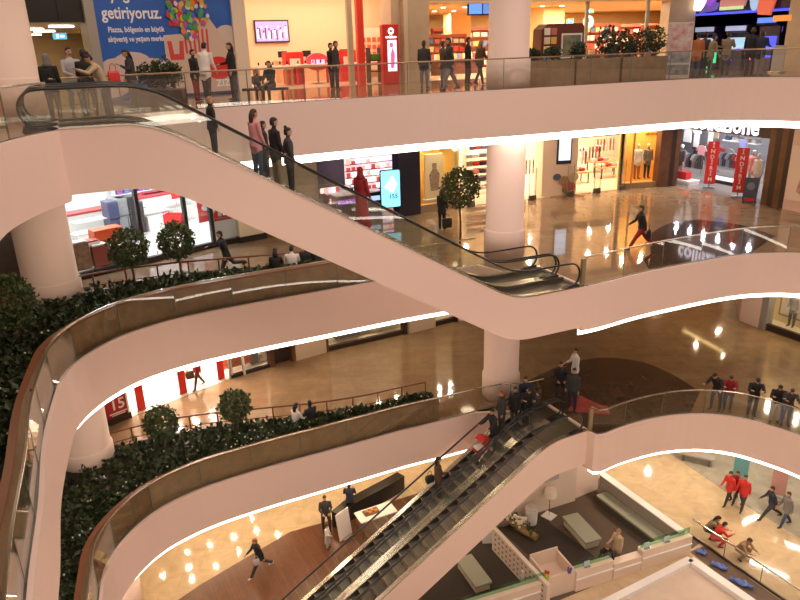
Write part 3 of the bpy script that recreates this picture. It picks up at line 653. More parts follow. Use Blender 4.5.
# phone shop
S = Shop(249, 392, Z3, 6.5, 4.4, PEACH, 420, (1,.80,.58), mat('pale_shop_floor',(.62,.5,.38),.2), None, 3)
m = MB(); m.box((S.w/2,-.02,4.2),(S.w,.2,.36)); m.box((S.X(361,0),.0,2.1),(.30,.2,4.3)); S.put(struct(m,'trim_5',mat('bright_red',(.75,.045,.02),.4)),0,0)
m = MB(); m.box((S.X(351,-.3),-.3,2.2),(.22,.16,4.4)); S.put(struct(m,'column',STONE),0,0)
t = boxthing('television','wide television on the peach back wall showing players in white','television',[('bezel',BLACK,[((0,0,0),(1.75,.07,1.02))]),('screen',TVB,[((0,-.04,0),(1.62,.02,.90))])])
q = MB(); random.seed(5)
for k in range(16):
    x = -.72+k*.095; h = random.uniform(.25,.5); q.rbox((x,-.056,-.40+h/2+random.uniform(0,.12)),(.07,.006,h),.01,k%3); q.ball((x,-.056,-.30+h+.04),(.04,.005,.05),6,4,(k+1)%3)
q.obj('picture',[em('tv_white',(.95,.93,1),1.6),em('tv_dark',(.12,.04,.16),.6),em('tv_pink',(.8,.3,.45),1.0)],t); S.put(t, S.X(274,6.4), 6.35, 2.35)
TBL = mat('table_white',(.80,.68,.56),.3)
def display_table(label, w, red=False):
    t = thing('display_table', label, 'table', group='phone shop tables'); q = MB(); q.rbox((0,0,.82),(w,.8,.09),.02); q.obj('tabletop', TBL, t)
    for x in (-w/2+.1,w/2-.1):
        for y in (-.3,.3): q = MB(); q.box((x,y,.39),(.09,.09,.78)); q.obj('leg', RED if red else mat('oak_leg',(.45,.25,.1),.5), t)
    q = MB(); q.box((0,-.40,.78),(w-.1,.02,.12)); q.obj('apron', RED if red else TBL, t); return t
for px, y, w, rd, l in ((272,2.4,1.7,False,'white display table below the wall television in the phone shop'),(312,2.8,1.9,True,'red-legged display table in the middle of the phone shop'),(370,2.6,1.7,True,'red-legged display table near the red upright of the phone shop')):
    t = display_table(l, w, rd); S.put(t, S.X(px,y), y); x0 = S.X(px,y)
    for k in range(5):
        o = boxthing('phone','small phone on a display stand in the phone shop','phone',[('stand',WHITEP,[((0,0,.02),(.1,.08,.04))]),('handset',mat('phone_black',(.03,.03,.035),.2),[((0,.0,.10),(.07,.012,.13))])],'phones on the display tables'); S.put(o, x0-w*.38+k*w*.19, y-.1, .87)
for px,y,l in ((293,3.4,'red display cube left of the heart-shaped stand'),(346,3.6,'red upright display with white figures behind the standing pair')):
    t = boxthing('display_stand', l, 'stand', [('body',RED,[((0,0,.7),(.85,.5,1.4))]),('face_panel',mat('pale_peach',(.85,.6,.5),.4),[((0,-.26,.95),(.5,.02,.35))])]); S.put(t,S.X(px,y),y)
t = thing('display_stand','rounded pink and red stand between the phone shop tables','stand'); q = MB(); q.panel([(.55*math.cos(k*PI/10),.95+.38*math.sin(k*PI/10)) for k in range(20)],-.1,.1); q.obj('panel', mat('pinkred',(.75,.08,.12),.4), t); q = MB(); q.lathe([(.3,0),(.3,.05),(.05,.08),(.05,.6)],16); q.obj('base', STEEL, t); q = MB(); [q.box((x,-.11,.95),(.16,.01,.2)) for x in (-.25,0,.25)]; q.obj('label_cards', PINKL, t); S.put(t,S.X(317,3.0),3.0)
t = boxthing('counter','long peach service counter along the phone shop back wall','counter',[('front_panel',mat('peach_lam',(.72,.42,.25),.4),[((0,0,.5),(4.2,.6,1.0))]),('worktop',TBL,[((0,0,1.03),(4.3,.7,.06))])]); S.put(t,S.X(318,5.2),5.2)
for px,l in ((283,'dark laptop open at the left end of the peach counter'),(307,'dark monitor on the middle of the peach counter'),(344,'dark monitor at the right end of the peach counter')):
    t = boxthing('monitor',l,'monitor',[('screen',mat('screen_off',(.03,.03,.03),.2),[((0,0,.24),(.45,.04,.28))]),('stand',BLACK,[((0,.02,.05),(.08,.06,.1)),((0,0,.01),(.22,.16,.02))])]); S.put(t,S.X(px,5.2),5.2,1.06)
t = boxthing('accessory_wall','white wall rack with rows of red packets right of the phone shop','rack',[('back_panel',TBL,[((0,0,1.1),(1.6,.1,2.0))])]+[('packet',mat('packet_red',(.75,.12,.05),.4),[((-.6+c*.3,-.08,.5+r*.35),(.2,.06,.22))]) for r in range(4) for c in range(5)]); S.put(t,S.X(374,5.8),5.8,.3)
t = boxthing('shelf_unit','green and black goods stand beside the red totem','shelf',[('upright',BLACK,[((-.28,0,.75),(.04,.4,1.5)),((.28,0,.75),(.04,.4,1.5))]),('shelf_board',BLACK,[((0,0,.5),(.56,.4,.04)),((0,0,.95),(.56,.4,.04))]),('goods',mat('goods_green',(.08,.35,.06),.5),[((0,0,1.1),(.45,.3,.25))])]); S.put(t,S.X(374,1.0),1.0)
t = thing('totem','red advertising totem with a lit screen at the phone shop entrance','totem'); q = MB(); q.rbox((0,0,1.2),(.78,.28,2.4),.03); q.obj('body', mat('totem_red',(.62,.03,.02),.3), t)
q = MB(); q.rbox((.04,-.145,1.15),(.44,.02,1.25),.01); q.obj('screen', em('totem_screen',(.85,.75,.95),1.3), t); q = MB(); q.panel([(-.05,.65),(.1,.65),(.16,1.2),(.05,1.5),(-.04,1.2)],-.165,-.157); q.panel([(.0+.09*math.cos(k),1.58+.1*math.sin(k)) for k in [j*PI/5 for j in range(10)]],-.165,-.157); q.obj('picture', em('totem_pink',(.75,.12,.3),.9), t)
q = MB(); q.loft([[(.13*math.cos(a)*s,-.15-d,2.13+.13*math.sin(a)*s) for a in [j*PI/8 for j in range(16)]] for s,d in ((1,.0),(1,.012),(.55,.012),(.55,0))],caps=False); q.obj('emblem', SIGNW, t); write('vodafone',.14,SIGNW,t,(0,-.15,1.90)); S.put(t,S.X(390,-.4),-.4)
for i,px in enumerate((254,297,334)):
    t = boxthing('track_light','white track spotlight under the red beam of the phone shop','light',[('rail',WHITEP,[((0,0,.1),(1.3,.05,.05))])]+[('spot',WHITEL,[((x,0,-.03),(.16,.16,.2))]) for x in (-.5,-.1,.35)],'phone shop track lights'); S.put(t,S.X(px,1.6,4.0),1.6,3.95)
post(391,428,Z3,4.6,STONE,.9); post(400,404,Z3,4.6,mat('stone_edge',(.6,.47,.33),.4),.5,d=-.3)
# book shop
S = Shop(428, 668, Z3, 15, 3.3, mat('ochre_wall',(.82,.56,.25),.6), 2600, (1,.84,.6), mat('book_floor',(.5,.34,.2),.3), mat('ochre_ceiling',(.78,.55,.32),.6), 4); BK = S
for x in (.28,.62):
    for y in (4,8,12):
        for k in (-1,0,1): q = MB(); q.lathe([(.12,0),(.12,.03)],12); o = q.obj('downlight',WHITEL); S.put(o,S.w*(x+.09*k),y,3.22); single(o,'small round downlight in the book shop ceiling','light','book shop downlights')
for px,y,d in ((545,6,1.6),(457,11,1.2)): q = MB(); q.box((0,0,1.65),(1.3,d,3.3)); S.put(struct(q,'column',mat('ochre_pillar',(.80,.52,.22),.6)),S.X(px,y),y)
m = MB(); m.box((S.w/2,.05,4.0),(S.w,.15,1.3)); S.put(struct(m,'wall_over_books',mat('pinkish',(.68,.42,.30),.6)),0,0)
BC = [mat('book_%d'%i,c,.5) for i,c in enumerate(((.65,.06,.04),(.8,.75,.65),(.75,.45,.1),(.1,.18,.4),(.55,.15,.12),(.85,.8,.3),(.75,.7,.62),(.8,.65,.5)))]
bk = []
for i in range(8): q = MB(); q.rbox((0,0,.14),(.2,.05,.28),.005); o = q.obj('book',BC[i]); bk.append(o)
usedbk = set()
CASEM = mat('case_red',(.34,.07,.04),.45)
def bookcase(label, w, h, sh, placer, rows, per, lab, m=None):
    t = boxthing('bookcase',label,'bookcase',[('side_panel',m or CASEM,[((-w/2,0,h/2),(.06,.4,h))]),('side_panel',m or CASEM,[((w/2,0,h/2),(.06,.4,h))]),('top_panel',m or CASEM,[((0,0,h+.06),(w+.1,.44,.18))]),('back_panel',mat('case_back',(.45,.2,.1),.5),[((0,.18,h/2),(w,.03,h))])]+[('shelf_board',m or CASEM,[((0,0,h*(r+.25)/rows),(w,.38,.035))]) for r in range(rows)])
    placer(t,0,0)
    for r in range(rows):
        for k in range(per):
            i = random.randrange(8)
            if i in usedbk: o = bk[i].copy(); COL.objects.link(o)
            else: o = bk[i]; usedbk.add(i)
            o.scale = (w/per/.2*.8,1,random.uniform(.8,1.15)); placer(o, -w/2+w*(k+.5)/per, -.06, h*(r+.25)/rows+.02); single(o, lab, 'book', lab.replace('bright book','books').replace('face out ',''))
random.seed(11)
for px,y,w,h,rows,per,l in ((440,10,3.2,1.9,4,8,'at the left of the book shop'),(472,13,5.5,2.3,4,10,'along the back left of the book shop'),(598,6.5,2.6,2.25,5,8,'beside the clock in the book shop'),(625,11.5,6.0,2.25,4,12,'along the back right of the book shop'),(655,7.5,1.9,2.1,4,6,'beside the right stone pillar of the book shop')):
    x0 = S.X(px,y); bookcase('red bookcase '+l, w, h, S, lambda o,dx,dy,dz=0: S.put(o,x0+dx,y+dy,dz), rows, per, 'bright book face out '+l)
for px,y,w,l in ((442,4.5,1.2,'low book table near the left of the book shop'),(462,5.5,2.0,'low book table in the middle left of the book shop'),(587,2.5,1.5,'low book table behind the magazine stand'),(612,4.5,1.7,'low book table at the front right of the book shop')):
    t = boxthing('book_table',l,'table',[('tabletop',mat('dark_red_wood',(.2,.05,.03),.4),[((0,0,.75),(w,.9,.06))]),('pedestal',mat('dark_red_wood2',(.12,.03,.02),.5),[((0,0,.36),(w*.8,.7,.72))])]); x0 = S.X(px,y); S.put(t,x0,y)
    for k in range(10):
        o = bk[k%8].copy(); COL.objects.link(o); o.scale = (1,1,.9); S.put(o,x0-w*.42+k*w*.093,y-.1,.79); single(o,'bright book standing on the '+l,'book','books on the '+l)
t = boxthing('hanging_screen','blue double screen hanging beside the round column on the top gallery','screen',[('housing',BLACK,[((0,0,0),(1.5,.1,.72))]),('screen',em('blue_screen',(.12,.3,.85),1.2),[((-.36,-.06,0),(.66,.02,.6))]),('screen',em('blue_screen2',(.1,.22,.6),1.2),[((.36,-.06,0),(.66,.02,.6))]),('hanger',STEEL,[((0,0,.6),(.04,.04,.5))])]); S.put(t,S.X(482,1.2,3.2),1.2,3.12)
t = thing('clock','round pale wall clock on the book shop pillar','clock'); q = MB(); q.panel([(.33*math.cos(j*PI/12),.33*math.sin(j*PI/12)) for j in range(24)],-.05,0); q.obj('dial',WHITEP,t); q = MB(); q.box((0,-.055,.1),(.03,.01,.2)); q.box((.07,-.055,0),(.14,.01,.03)); q.obj('hands',BLACK,t); S.put(t,S.X(588,5.2,2.4),5.2,2.45)
for px,zz,l in ((570,2.5,'small green exit sign on the book shop pillar'),(590,3.0,'small green exit sign high beside the glass post')):
    t = boxthing('exit_sign',l,'sign',[('panel',GREENL,[((0,0,0),(.42,.05,.22))]),('pictogram',SIGNW,[((-.08,-.03,0),(.06,.02,.12)),((.07,-.03,0),(.12,.02,.04))])]); S.put(t,S.X(px,4.8,zz),4.8,zz)
# magazine stand, potted shrubs and timber planter boxes along the balustrade
t = thing('magazine_stand','dark red magazine stand with a framed picture on its side','stand'); CAS = mat('stand_redbrown',(.14,.035,.02),.4)
q = MB(); q.panel([(-1.0,0),(1.0,0),(1.0,2.05),(.9,2.2),(-.7,2.2),(-.95,2.0)],-.35,.35); q.obj('case',CAS,t)
for k in range(5):
    for j in range(2): q = MB(); q.rbox((-.72+j*.30,-.38,.55+k*.34),(.26,.05,.27),.01); q.obj('magazine',BC[(k*2+j*3+1)%8],t)
q = MB(); q.box((.42,-.37,1.35),(.95,.03,.95)); fr_ = q.obj('picture_frame',WHITEP,t); q = MB(); q.box((.42,-.39,1.35),(.82,.02,.82)); q.obj('picture',mat('pic',(.05,.12,.16),.4,col2=(.30,.26,.10),scale=4),fr_)
p = along(556,Z3,30.5); t.location = p; t.rotation_euler = (0,0,R(18))
def timber_box(label, pl, pr, Y0, Y1, h=.92):
    a, b = along(pl,Z3+.5,Y0), along(pr,Z3+.5,Y1); c = (a+b)/2; d = b-a; l = d.length
    t = thing('timber_planter',label,'planter',(c.x,c.y,Z3),math.atan2(d.y,d.x),'timber planters on the top gallery')
    for nm,bs in (('front_panel',((0,-.25,h/2),(l,.05,h))),('back_panel',((0,.25,h/2),(l,.05,h))),('end_panel',((-l/2+.02,0,h/2),(.05,.5,h))),('end_panel',((l/2-.02,0,h/2),(.05,.5,h))),('soil',((0,0,h-.08),(l-.08,.46,.06)))):
        q = MB(); q.box(*bs); q.obj(nm,WOODP if nm != 'soil' else SOIL,t)
    return t, l
tp = [timber_box('timber planter next to the round column on the top gallery',516,571,26.3,26.7),timber_box('middle timber planter below the book shop windows',573,616,26.8,27.2),timber_box('timber planter ending at the poster stand',618,662,27.3,27.9)]
def bush(label, loc, r, h, n=420, m=LEAFD, seed=0, pot=False, size=.11):
    random.seed(seed); t = thing('shrub',label,'shrub',loc,0,'shrubs on the top gallery')
    q = MB()
    for k in range(6): a = k*1.05; q.tube([(0,0,0),(.4*r*math.cos(a),.4*r*math.sin(a),h*.5),(.6*r*math.cos(a+.3),.6*r*math.sin(a+.3),h*.85)],[.02,.012,.005],5)
    q.obj('stem',TRUNKM,t); q = MB()
    for k in range(n):
        d = Vector((random.gauss(0,1),random.gauss(0,1),random.gauss(0,1))).normalized()*random.uniform(.5,1); leaf_quads(q,(d.x*r,d.y*r,h*.55+d.z*h*.48),size)
    q.obj('crown',m,t); return t
for k,(px,ti,r,h) in enumerate(((533,0,.30,.45),(553,0,.34,.5),(578,1,.28,.6),(606,1,.42,1.15),(624,2,.36,1.0),(643,2,.45,1.05),(655,2,.40,1.1))):
    o = tp[ti][0]; p = along(px,Z3+1.2,o.location.y+(px-(543,594,640)[ti])*.012); bush(['low shrub nearest the round column','low shrub in front of the framed picture','small shrub left of the glass post','tall dark shrub left in the pair before the red books','dark shrub right in the pair before the red books','wide dark shrub near the poster stand','dark shrub touching the poster stand'][k],(p.x,p.y,Z3+.87),r,h,seed=k+20)
for px in (582,641): post(px-1.5,px+1.5,Z3,4.5,mat('sage_metal',(.40,.38,.30),.4),.12,'trim_6',d=-.2)
post(664,690,Z3,4.6,STONE,.8)
t = thing('poster_stand','white framed poster stand with three pictures beside the arcade','stand'); q = MB(); q.rbox((0,0,1.05),(.95,.08,2.1),.02); q.obj('frame',mat('frame_grey',(.55,.5,.45),.4),t)
for k,(c,h) in enumerate(((mat('poster_pale',(.62,.60,.52),.5,col2=(.5,.2,.2),scale=5),1.0),(mat('poster_grey',(.12,.13,.14),.4,col2=(.4,.38,.4),scale=6),.38),(mat('poster_grey2',(.10,.10,.11),.4,col2=(.3,.3,.28),scale=5),.38))): q = MB(); q.box((0,-.045,(1.55,.80,.34)[k]),(.84,.02,h)); q.obj('poster',c,t)
t.location = along(676,Z3,29.2); t.rotation_euler = (0,0,R(-14))
# arcade
S = Shop(690, 786, Z3, 9, 4.4, mat('arcade_wall',(.03,.02,.06),.5), 10, (.3,.3,1), mat('arcade_floor',(.05,.04,.06),.2), None, 1); AR = S
q = MB(); q.box((S.w/2,.0,2.55),(S.w,.12,.10)); o = q.obj('neon_tube',BLUE); S.put(o,0,0); single(o,'long blue neon tube across the arcade front','light')
q = MB(); q.box((S.w/2,.1,3.5),(S.w,.1,1.8)); S.put(struct(q,'wall_over_arcade',mat('arcade_sign_board',(.015,.012,.05),.4)),0,0)
def figure_sign(label, px, z, m, poly, m2=None, poly2=None):
    t = thing('lit_sign',label,'sign'); q = MB(); q.panel(poly,-.12,0); q.obj('panel',m,t)
    if poly2: q = MB(); q.panel(poly2,-.17,-.121); q.obj('detail',m2,t)
    S.put(t,S.X(px,-.05,z),-.05,z)
ell = lambda rx,rz,n=20: [(rx*math.cos(2*PI*k/n),rz*math.sin(2*PI*k/n)) for k in range(n)]
figure_sign('white glowing oval sign at the upper left of the arcade',700,3.05,em('warm_oval',(1,.85,.6),3),ell(.42,.33))
figure_sign('pink and grey boat-shaped sign over the arcade',735,2.8,mat('boat_pink',(.5,.22,.22),.4,emit=(.5,.2,.2),es=.5),[(-.8,0),(.6,0),(.7,.45),(-.2,.5),(-.25,.9),(-.45,.9),(-.5,.45),(-.8,.3)],em('boat_green',(.5,.8,.4),.6),[(-.75,-.12),(.6,-.12),(.6,.02),(-.75,.02)])
figure_sign('rectangular dark framed sign standing on the boat-shaped sign',741,3.45,mat('frame_tan',(.4,.28,.22),.4,emit=(.4,.25,.2),es=.3),[(-.4,-.3),(.4,-.3),(.4,.35),(-.4,.35)],DARKPANEL,[(-.3,-.25),(.3,-.25),(.3,.25),(-.3,.25)])
figure_sign('tall orange-red lozenge sign near the right of the arcade',769,3.3,em('lozenge_red',(.65,.13,.07),.55),[(-.35,-.9),(.3,-.95),(.5,-.2),(.45,.9),(-.4,.9),(-.5,0)])
figure_sign('pale blue rounded sign beside the orange-red lozenge',757,3.2,em('pale_blue',(.3,.5,.75),.7),ell(.26,.62))
figure_sign('purple angular sign at the top left of the arcade',716,3.4,PURP,[(-.5,-.4),(-.1,-.5),(.35,.1),(.45,.7),(-.05,.6),(-.3,.1)],BLUE,[(-.2,-.2),(.15,.1),(.1,.35),(-.15,.1)])
figure_sign('blue and violet angular sign below the purple one',711,2.8,em('violet_dim',(.12,.08,.45),.5),[(-.6,-.2),(.4,-.1),(.6,.2),(-.2,.35)])
figure_sign('round red light sign at the right end of the arcade',789,3.25,REDL,ell(.28,.3))
figure_sign('orange strip sign low at the right of the arcade',785,2.2,ORL,[(-.5,-.12),(.4,-.12),(.4,.12),(-.5,.12)])
for k,(px,zz,m_) in enumerate(((690,3.15,CYAN),(693,2.85,BLUE),(694,3.4,GREENL),(690,2.6,CYAN))):
    q = MB(); q.ball((0,0,0),.11,8,6); o = q.obj('light_bulb',m_); S.put(o,S.X(px,-.1,zz),-.1,zz); single(o,['cyan bulb, upper of two at the arcade edge','blue bulb at the arcade edge','green bulb topmost at the arcade edge','cyan bulb, lower of two at the arcade edge'][k],'light')
def arcade_cabinet(label, px, y, m1, m2, h=1.9, w=.95):
    t = thing('arcade_cabinet',label,'arcade machine'); q = MB(); prof_ = [(-.4,0),(.4,0),(.4,h),(-.25,h),(-.32,h-.3),(-.05,h-.4),(.0,.95),(-.4,.85)]
    q.loft([[(-w/2,a,b) for a,b in prof_],[(w/2,a,b) for a,b in prof_]]); q.obj('case',mat('cab_dark',(.04,.03,.07),.4),t)
    q = MB(); q.box((0,-.04,1.22),(w*.8,.03,.5),0,rx=-.08); q.obj('screen',m1,t); q = MB(); q.box((0,-.31,h-.14),(w*.92,.04,.22)); q.obj('marquee',m2,t); q = MB(); q.box((0,-.22,.93),(w*.8,.3,.04),rx=.25); q.obj('control_deck',m2,t); S.put(t,S.X(px,y),y)
arcade_cabinet('white-lit arcade machine with green side glow, left of the arcade',707,1.3,em('cab_white',(.7,.75,1),.6),em('dim_marquee2',(.5,.55,.75),.6),2.0,1.3)
arcade_cabinet('pale blue arcade machine in the middle of the arcade',738,1.2,em('cab_cyan',(.4,.75,.95),.6),em('dim_marquee',(.5,.6,.9),.5),2.0,1.3)
arcade_cabinet('tall blue-lit arcade machine at the right of the arcade',768,1.0,BLUE,em('cab_blue2',(.1,.3,1),.8),2.3,1.1)
arcade_cabinet('dark arcade machine with violet panel beside the right pillar',776,1.4,PURP,em('cab_viol',(.2,.1,.5),.6),1.9,1.0)
for k,(px,y,zz,m_) in enumerate(((716,-.2,.55,GREENL),(738,.4,.9,PURP),(753,.2,.5,em('neonred',(1,.1,.2),1.5)),(768,.1,.6,BLUE),(729,.1,.45,BLUE),(709,-.3,.1,GREENL))):
    q = MB(); q.box((0,0,0),(.10 if k not in (2,3,4) else .4,.08,.5 if k in (0,) else .1)); o = q.obj('neon_marker',m_); S.put(o,S.X(px,y),y,zz); single(o,['green upright neon marker at the arcade entrance','violet neon marker under the middle arcade machine','red neon marker low at the arcade front','blue neon marker under the tall blue machine','blue neon marker left of the middle machine','green neon marker at floor level by the arcade'][k],'light')
t = boxthing('notice_board','low pale notice board leaning by the right arcade pillar','board',[('panel',mat('board_grey',(.35,.33,.31),.5),[((0,0,.55),(.6,.06,1.1))]),('foot',STEEL,[((0,0,.03),(.6,.4,.05))])]); S.put(t,S.X(780,-1.2),-1.2)
post(786,830,Z3,4.6,STONE,.8)
# ================= second gallery
def front_step(S_, label=None, h=.22, m=None):
    q = MB(); q.box((S_.w/2,.05,h/2),(S_.w,.2,h)); S_.put(struct(q,'baseboard_front',m or DARKPANEL),0,0)
def garment(name, m, w=.5, h=.75):
    q = MB(); q.panel([(-.05,0),(.05,0),(w*.32,-.05),(w*.5,-.28),(w*.38,-.34),(w*.28,-.2),(w*.30,-h),(-w*.30,-h),(-w*.28,-.2),(-w*.38,-.34),(-w*.5,-.28),(-w*.32,-.05)],-.03,.03); return q.obj(name, m)
GM = [CL[k] for k in ('charcoal','red','lightgrey','navy','white','darkred','grey','denim','pink','khaki')]
def clothes_rack(label, glabel, px, y, S_, n=7, w=1.4, cols=(0,1,2,3,4,5,6), zbase=0, turn=0):
    t = thing('clothes_rack',label,'rack'); q = MB()
    q.tube([(-w/2,0,.03),(-w/2,0,1.45),(w/2,0,1.45),(w/2,0,.03)],.022,6); q.obj('rail',STEEL,t)
    for x in (-w/2,w/2): q = MB(); q.box((x,0,.03),(.05,.5,.05)); q.obj('foot',STEEL,t)
    S_.put(t,S_.X(px,y),y,zbase,turn); proto = {}
    for k in range(n):
        ci = cols[k%len(cols)]
        if ci in proto: o = proto[ci].copy(); COL.objects.link(o)
        else: o = proto[ci] = garment('garment',GM[ci])
        x = -w/2+w*(k+.5)/n; v = Matrix.Rotation(turn,3,'Z') @ Vector((x,0,0)); S_.put(o,S_.X(px,y)+v.x,y+v.y,zbase+1.44,turn+R(62)); single(o,glabel,'garment',glabel)
# electronics shop on the left: white, glazed, with black uprights
E1 = Shop(60, 212, Z2, 9, 4.4, mat('cool_white',(.82,.83,.84),.4), 700, (.95,.97,1), mat('white_tile',(.70,.69,.66),.12), None, 4)
S = E1; front_step(S)
for k,(px) in enumerate((141,186,211)):
    q = MB(); x = S.X(px,0,1.2); q.box((0,0,2.2),(.14,.16,4.4)); S.put(struct(q,'trim_%d'%(7+k),BLACKM),x,0)
q = MB(); q.box((S.X(100,0)-.0,0,2.3),(S.X(139,0)-S.X(66,0),.02,4.1)); o = q.obj('window_1',SHOPGLASS); o['kind']='structure'; S.put(o,0,0)
q = MB(); q.box((S.X(199,0),0,2.3),(S.X(210,0)-S.X(188,0),.02,4.1)); o = q.obj('window_2',SHOPGLASS); o['kind']='structure'; S.put(o,0,0)
REDT = mat('red_trim',(.45,.05,.05),.4)
def counter(label, px, y, w, m=WHITEP, top=REDT, h=1.0, S_=None, turn=0):
    t = boxthing('counter',label,'counter',[('body',m,[((0,0,h/2),(w,.7,h))]),('worktop',top,[((0,0,h+.04),(w+.06,.76,.09))])]); (S_ or S).put(t,(S_ or S).X(px,y),y,0,turn); return t
counter('white counter with dark red top at the left of the electronics shop',95,6.5,3.0); counter('white counter with dark red top in the middle of the electronics shop',150,7.4,2.6); counter('long white counter at the back right of the electronics shop',172,7.8,3.2)
def glassbox(label, px, y, w, h=1.0):
    t = boxthing('display_case',label,'display case',[('plinth',WHITEP,[((0,0,.35),(w,.6,.7))]),('top',WHITEP,[((0,0,h+.12),(w,.6,.04))])]); q = MB(); q.box((0,0,.7+(h-.58)/2),(w-.04,.56,h-.60)); q.obj('glass',SHOPGLASS,t); S.put(t,S.X(px,y),y)
glassbox('white display case just inside the left end of the electronics shop',86,2.2,1.0); glassbox('white display case behind the orange stand',92,4.2,1.6); glassbox('long white display case beyond the middle upright',160,4.8,1.6); glassbox('white display case near the right upright',178,5.6,1.3)
t = boxthing('display_stand','orange-red lit stand with yellow cards behind the shop glass','stand',[('body',mat('orange_red',(.75,.10,.02),.4),[((0,0,.65),(1.1,.6,1.3))]),('card',mat('card_yellow',(.85,.45,.05),.4),[((-.2,-.32,.55),(.4,.04,.5))]),('card',mat('card_gold',(.75,.35,.05),.4),[((.25,-.32,.45),(.4,.04,.35))])]); S.put(t,S.X(106,1.6),1.6)
for px,y,w,h,m_,l in ((91,1.0,.5,.9,WHITEP,'small white pedestal in the electronics shop window'),(97,.8,.6,.75,mat('dull_red',(.32,.06,.04),.5),'dull red box stand in the electronics shop window'),(112,.9,.9,.55,mat('dark_goods',(.12,.05,.03),.5),'low dark and red goods pile in the shop window'),(120,1.0,.6,.5,mat('dark_goods2',(.04,.07,.06),.5),'low green-black goods box in the shop window'),(78,.8,.6,1.0,mat('brown_goods',(.22,.08,.05),.5,col2=(.45,.3,.2),scale=5),'brown picture stand at the left end of the shop window')):
    t = boxthing('window_stand',l,'stand',[('body',m_,[((0,0,h/2),(w,.45,h))]),('top_panel',WHITEP if m_ is not WHITEP else REDT,[((0,0,h+.03),(w*.9,.4,.05))])]); S.put(t,S.X(px,y),y,.15)
def fridge(label, px, y, m_, w=.7, h=1.8):
    t = boxthing('appliance',label,'appliance',[('body',m_,[((0,.02,h/2),(w,.65,h))]),('door',m_,[((0,-.34,h*.3),(w-.02,.05,h*.56))]),('door',m_,[((0,-.34,h*.8),(w-.02,.05,h*.36))]),('handle',STEEL,[((w*.38,-.39,h*.45),(.03,.04,.4))])]); S.put(t,S.X(px,y),y)
fridge('tall black appliance left of the middle upright',126,4.4,BLACKM); fridge('tall grey appliance beside the black one',119,4.3,mat('appliance_grey',(.25,.27,.28),.3),.6); fridge('narrow dark blue appliance behind the ball tree',112,4.0,mat('appl_navy',(.06,.07,.14),.3),.45); fridge('dark short appliance by the middle upright',134,5.0,mat('appl_char',(.06,.06,.06),.3),.6,1.4)
t = boxthing('shelf_unit','white back wall shelving with purple and blue packets','shelf',[('upright',WHITEP,[((-1.4,0,1),(.06,.35,2)),((1.4,0,1),(.06,.35,2))]),('shelf_board',WHITEP,[((0,0,.5),(2.8,.35,.04)),((0,0,1.0),(2.8,.35,.04)),((0,0,1.5),(2.8,.35,.04))])]+[('packet',mat('pk_%d'%c,((.3,.1,.35),(.1,.15,.4),(.5,.45,.5))[c],.4),[((-1.1+.36*k,0,.5+.5*r+.2),(.25,.2,.35))]) for r in range(3) for k in range(7) for c in [(r+k)%3]]); S.put(t,S.X(141,8.5),8.5,.6)
t = boxthing('shopping_trolley','red wire shopping trolley beside the white display cases','trolley',[('wheel',BLACK,[((x,y,.05),(.06,.1,.1))]) for x in (-.22,.22) for y in (-.35,.35)]+[('frame',RED,[((x,0,.3),(.03,.8,.03)) for x in (-.22,.22)]+[((x,.38,.6),(.03,.03,.8)) for x in (-.22,.22)]),('basket',RED,[((0,-.02+k*.13-.35,.72),(.5,.015,.4)) for k in range(7)]+[((x,0,.72),(.015,.85,.4)) for x in (-.25,-.12,0,.12,.25)]),('handle',RED,[((0,.44,1.0),(.5,.04,.04))])]); S.put(t,S.X(174,3.2),3.2,0,.6)
t = boxthing('sale_sign','small red sign on a thin post in the electronics shop','sign',[('panel',RED,[((0,0,1.55),(.42,.04,.42))]),('pole',STEEL,[((0,0,.7),(.03,.03,1.3))]),('base',STEEL,[((0,0,.02),(.4,.4,.03))])]); S.put(t,S.X(177,4.2),4.2)
t = boxthing('display_screen','small grey screen high at the back of the electronics shop','screen',[('bezel',mat('scr_grey',(.3,.3,.32),.3),[((0,0,0),(.7,.06,.5))]),('screen',mat('scr_dark',(.08,.08,.1),.2),[((0,-.04,0),(.6,.02,.4))])]); S.put(t,S.X(165,8.8),8.8,2.35)
# right half of the shop: angled glazed bay with a red poster
t = boxthing('poster','square red sale poster with white script in the right shop window','poster',[('board',RED,[((0,0,0),(.95,.04,.95))])]); q = MB(); q.ball((-.12,-.03,.12),(.2,.012,.14),10,6); q.ball((.15,-.03,-.1),(.16,.012,.1),10,6); q.obj('script_mark',WHITEP,t); S.put(t,S.X(209,.9),.9,1.35)
t = boxthing('poster','small maroon poster low in the right shop window','poster',[('board',mat('maroon',(.30,.03,.05),.4),[((0,0,0),(.4,.04,.5))]),('mark',WHITEP,[((0,-.03,.05),(.2,.01,.12))])]); S.put(t,S.X(233,1.2),.8,.9)
B1s = Shop(212, 238, Z2, 4, 4.4, mat('cool_white',(.8,.8,.8)), 60, (.95,.97,1), MATS['white_tile'], None, 1)
S = B1s; front_step(S); q = MB(); q.box((S.w/2,0,2.3),(S.w,.02,4.1)); o = q.obj('window_3',SHOPGLASS); o['kind']='structure'; S.put(o,0,0)
counter('white shelf counter with small goods behind the red sale poster',222,1.2,1.1,h=.85)
for k,px in enumerate((214,219,224,229)):
    o = boxthing('handset_box',['blue and white','grey','dark','white and red'][k]+' small box on the shelf counter of the right shop window','box',[('body',(mat('bx_blue',(.1,.25,.5),.4),GREYST,BLACKM,WHITEP)[k],[((0,0,.14),(.22,.16,.28))]),('label',(WHITEP,WHITEP,SCR_W,RED)[k],[((0,-.085,.14),(.15,.01,.14))])]); S.put(o,S.X(px,1.1),1.1,.94)
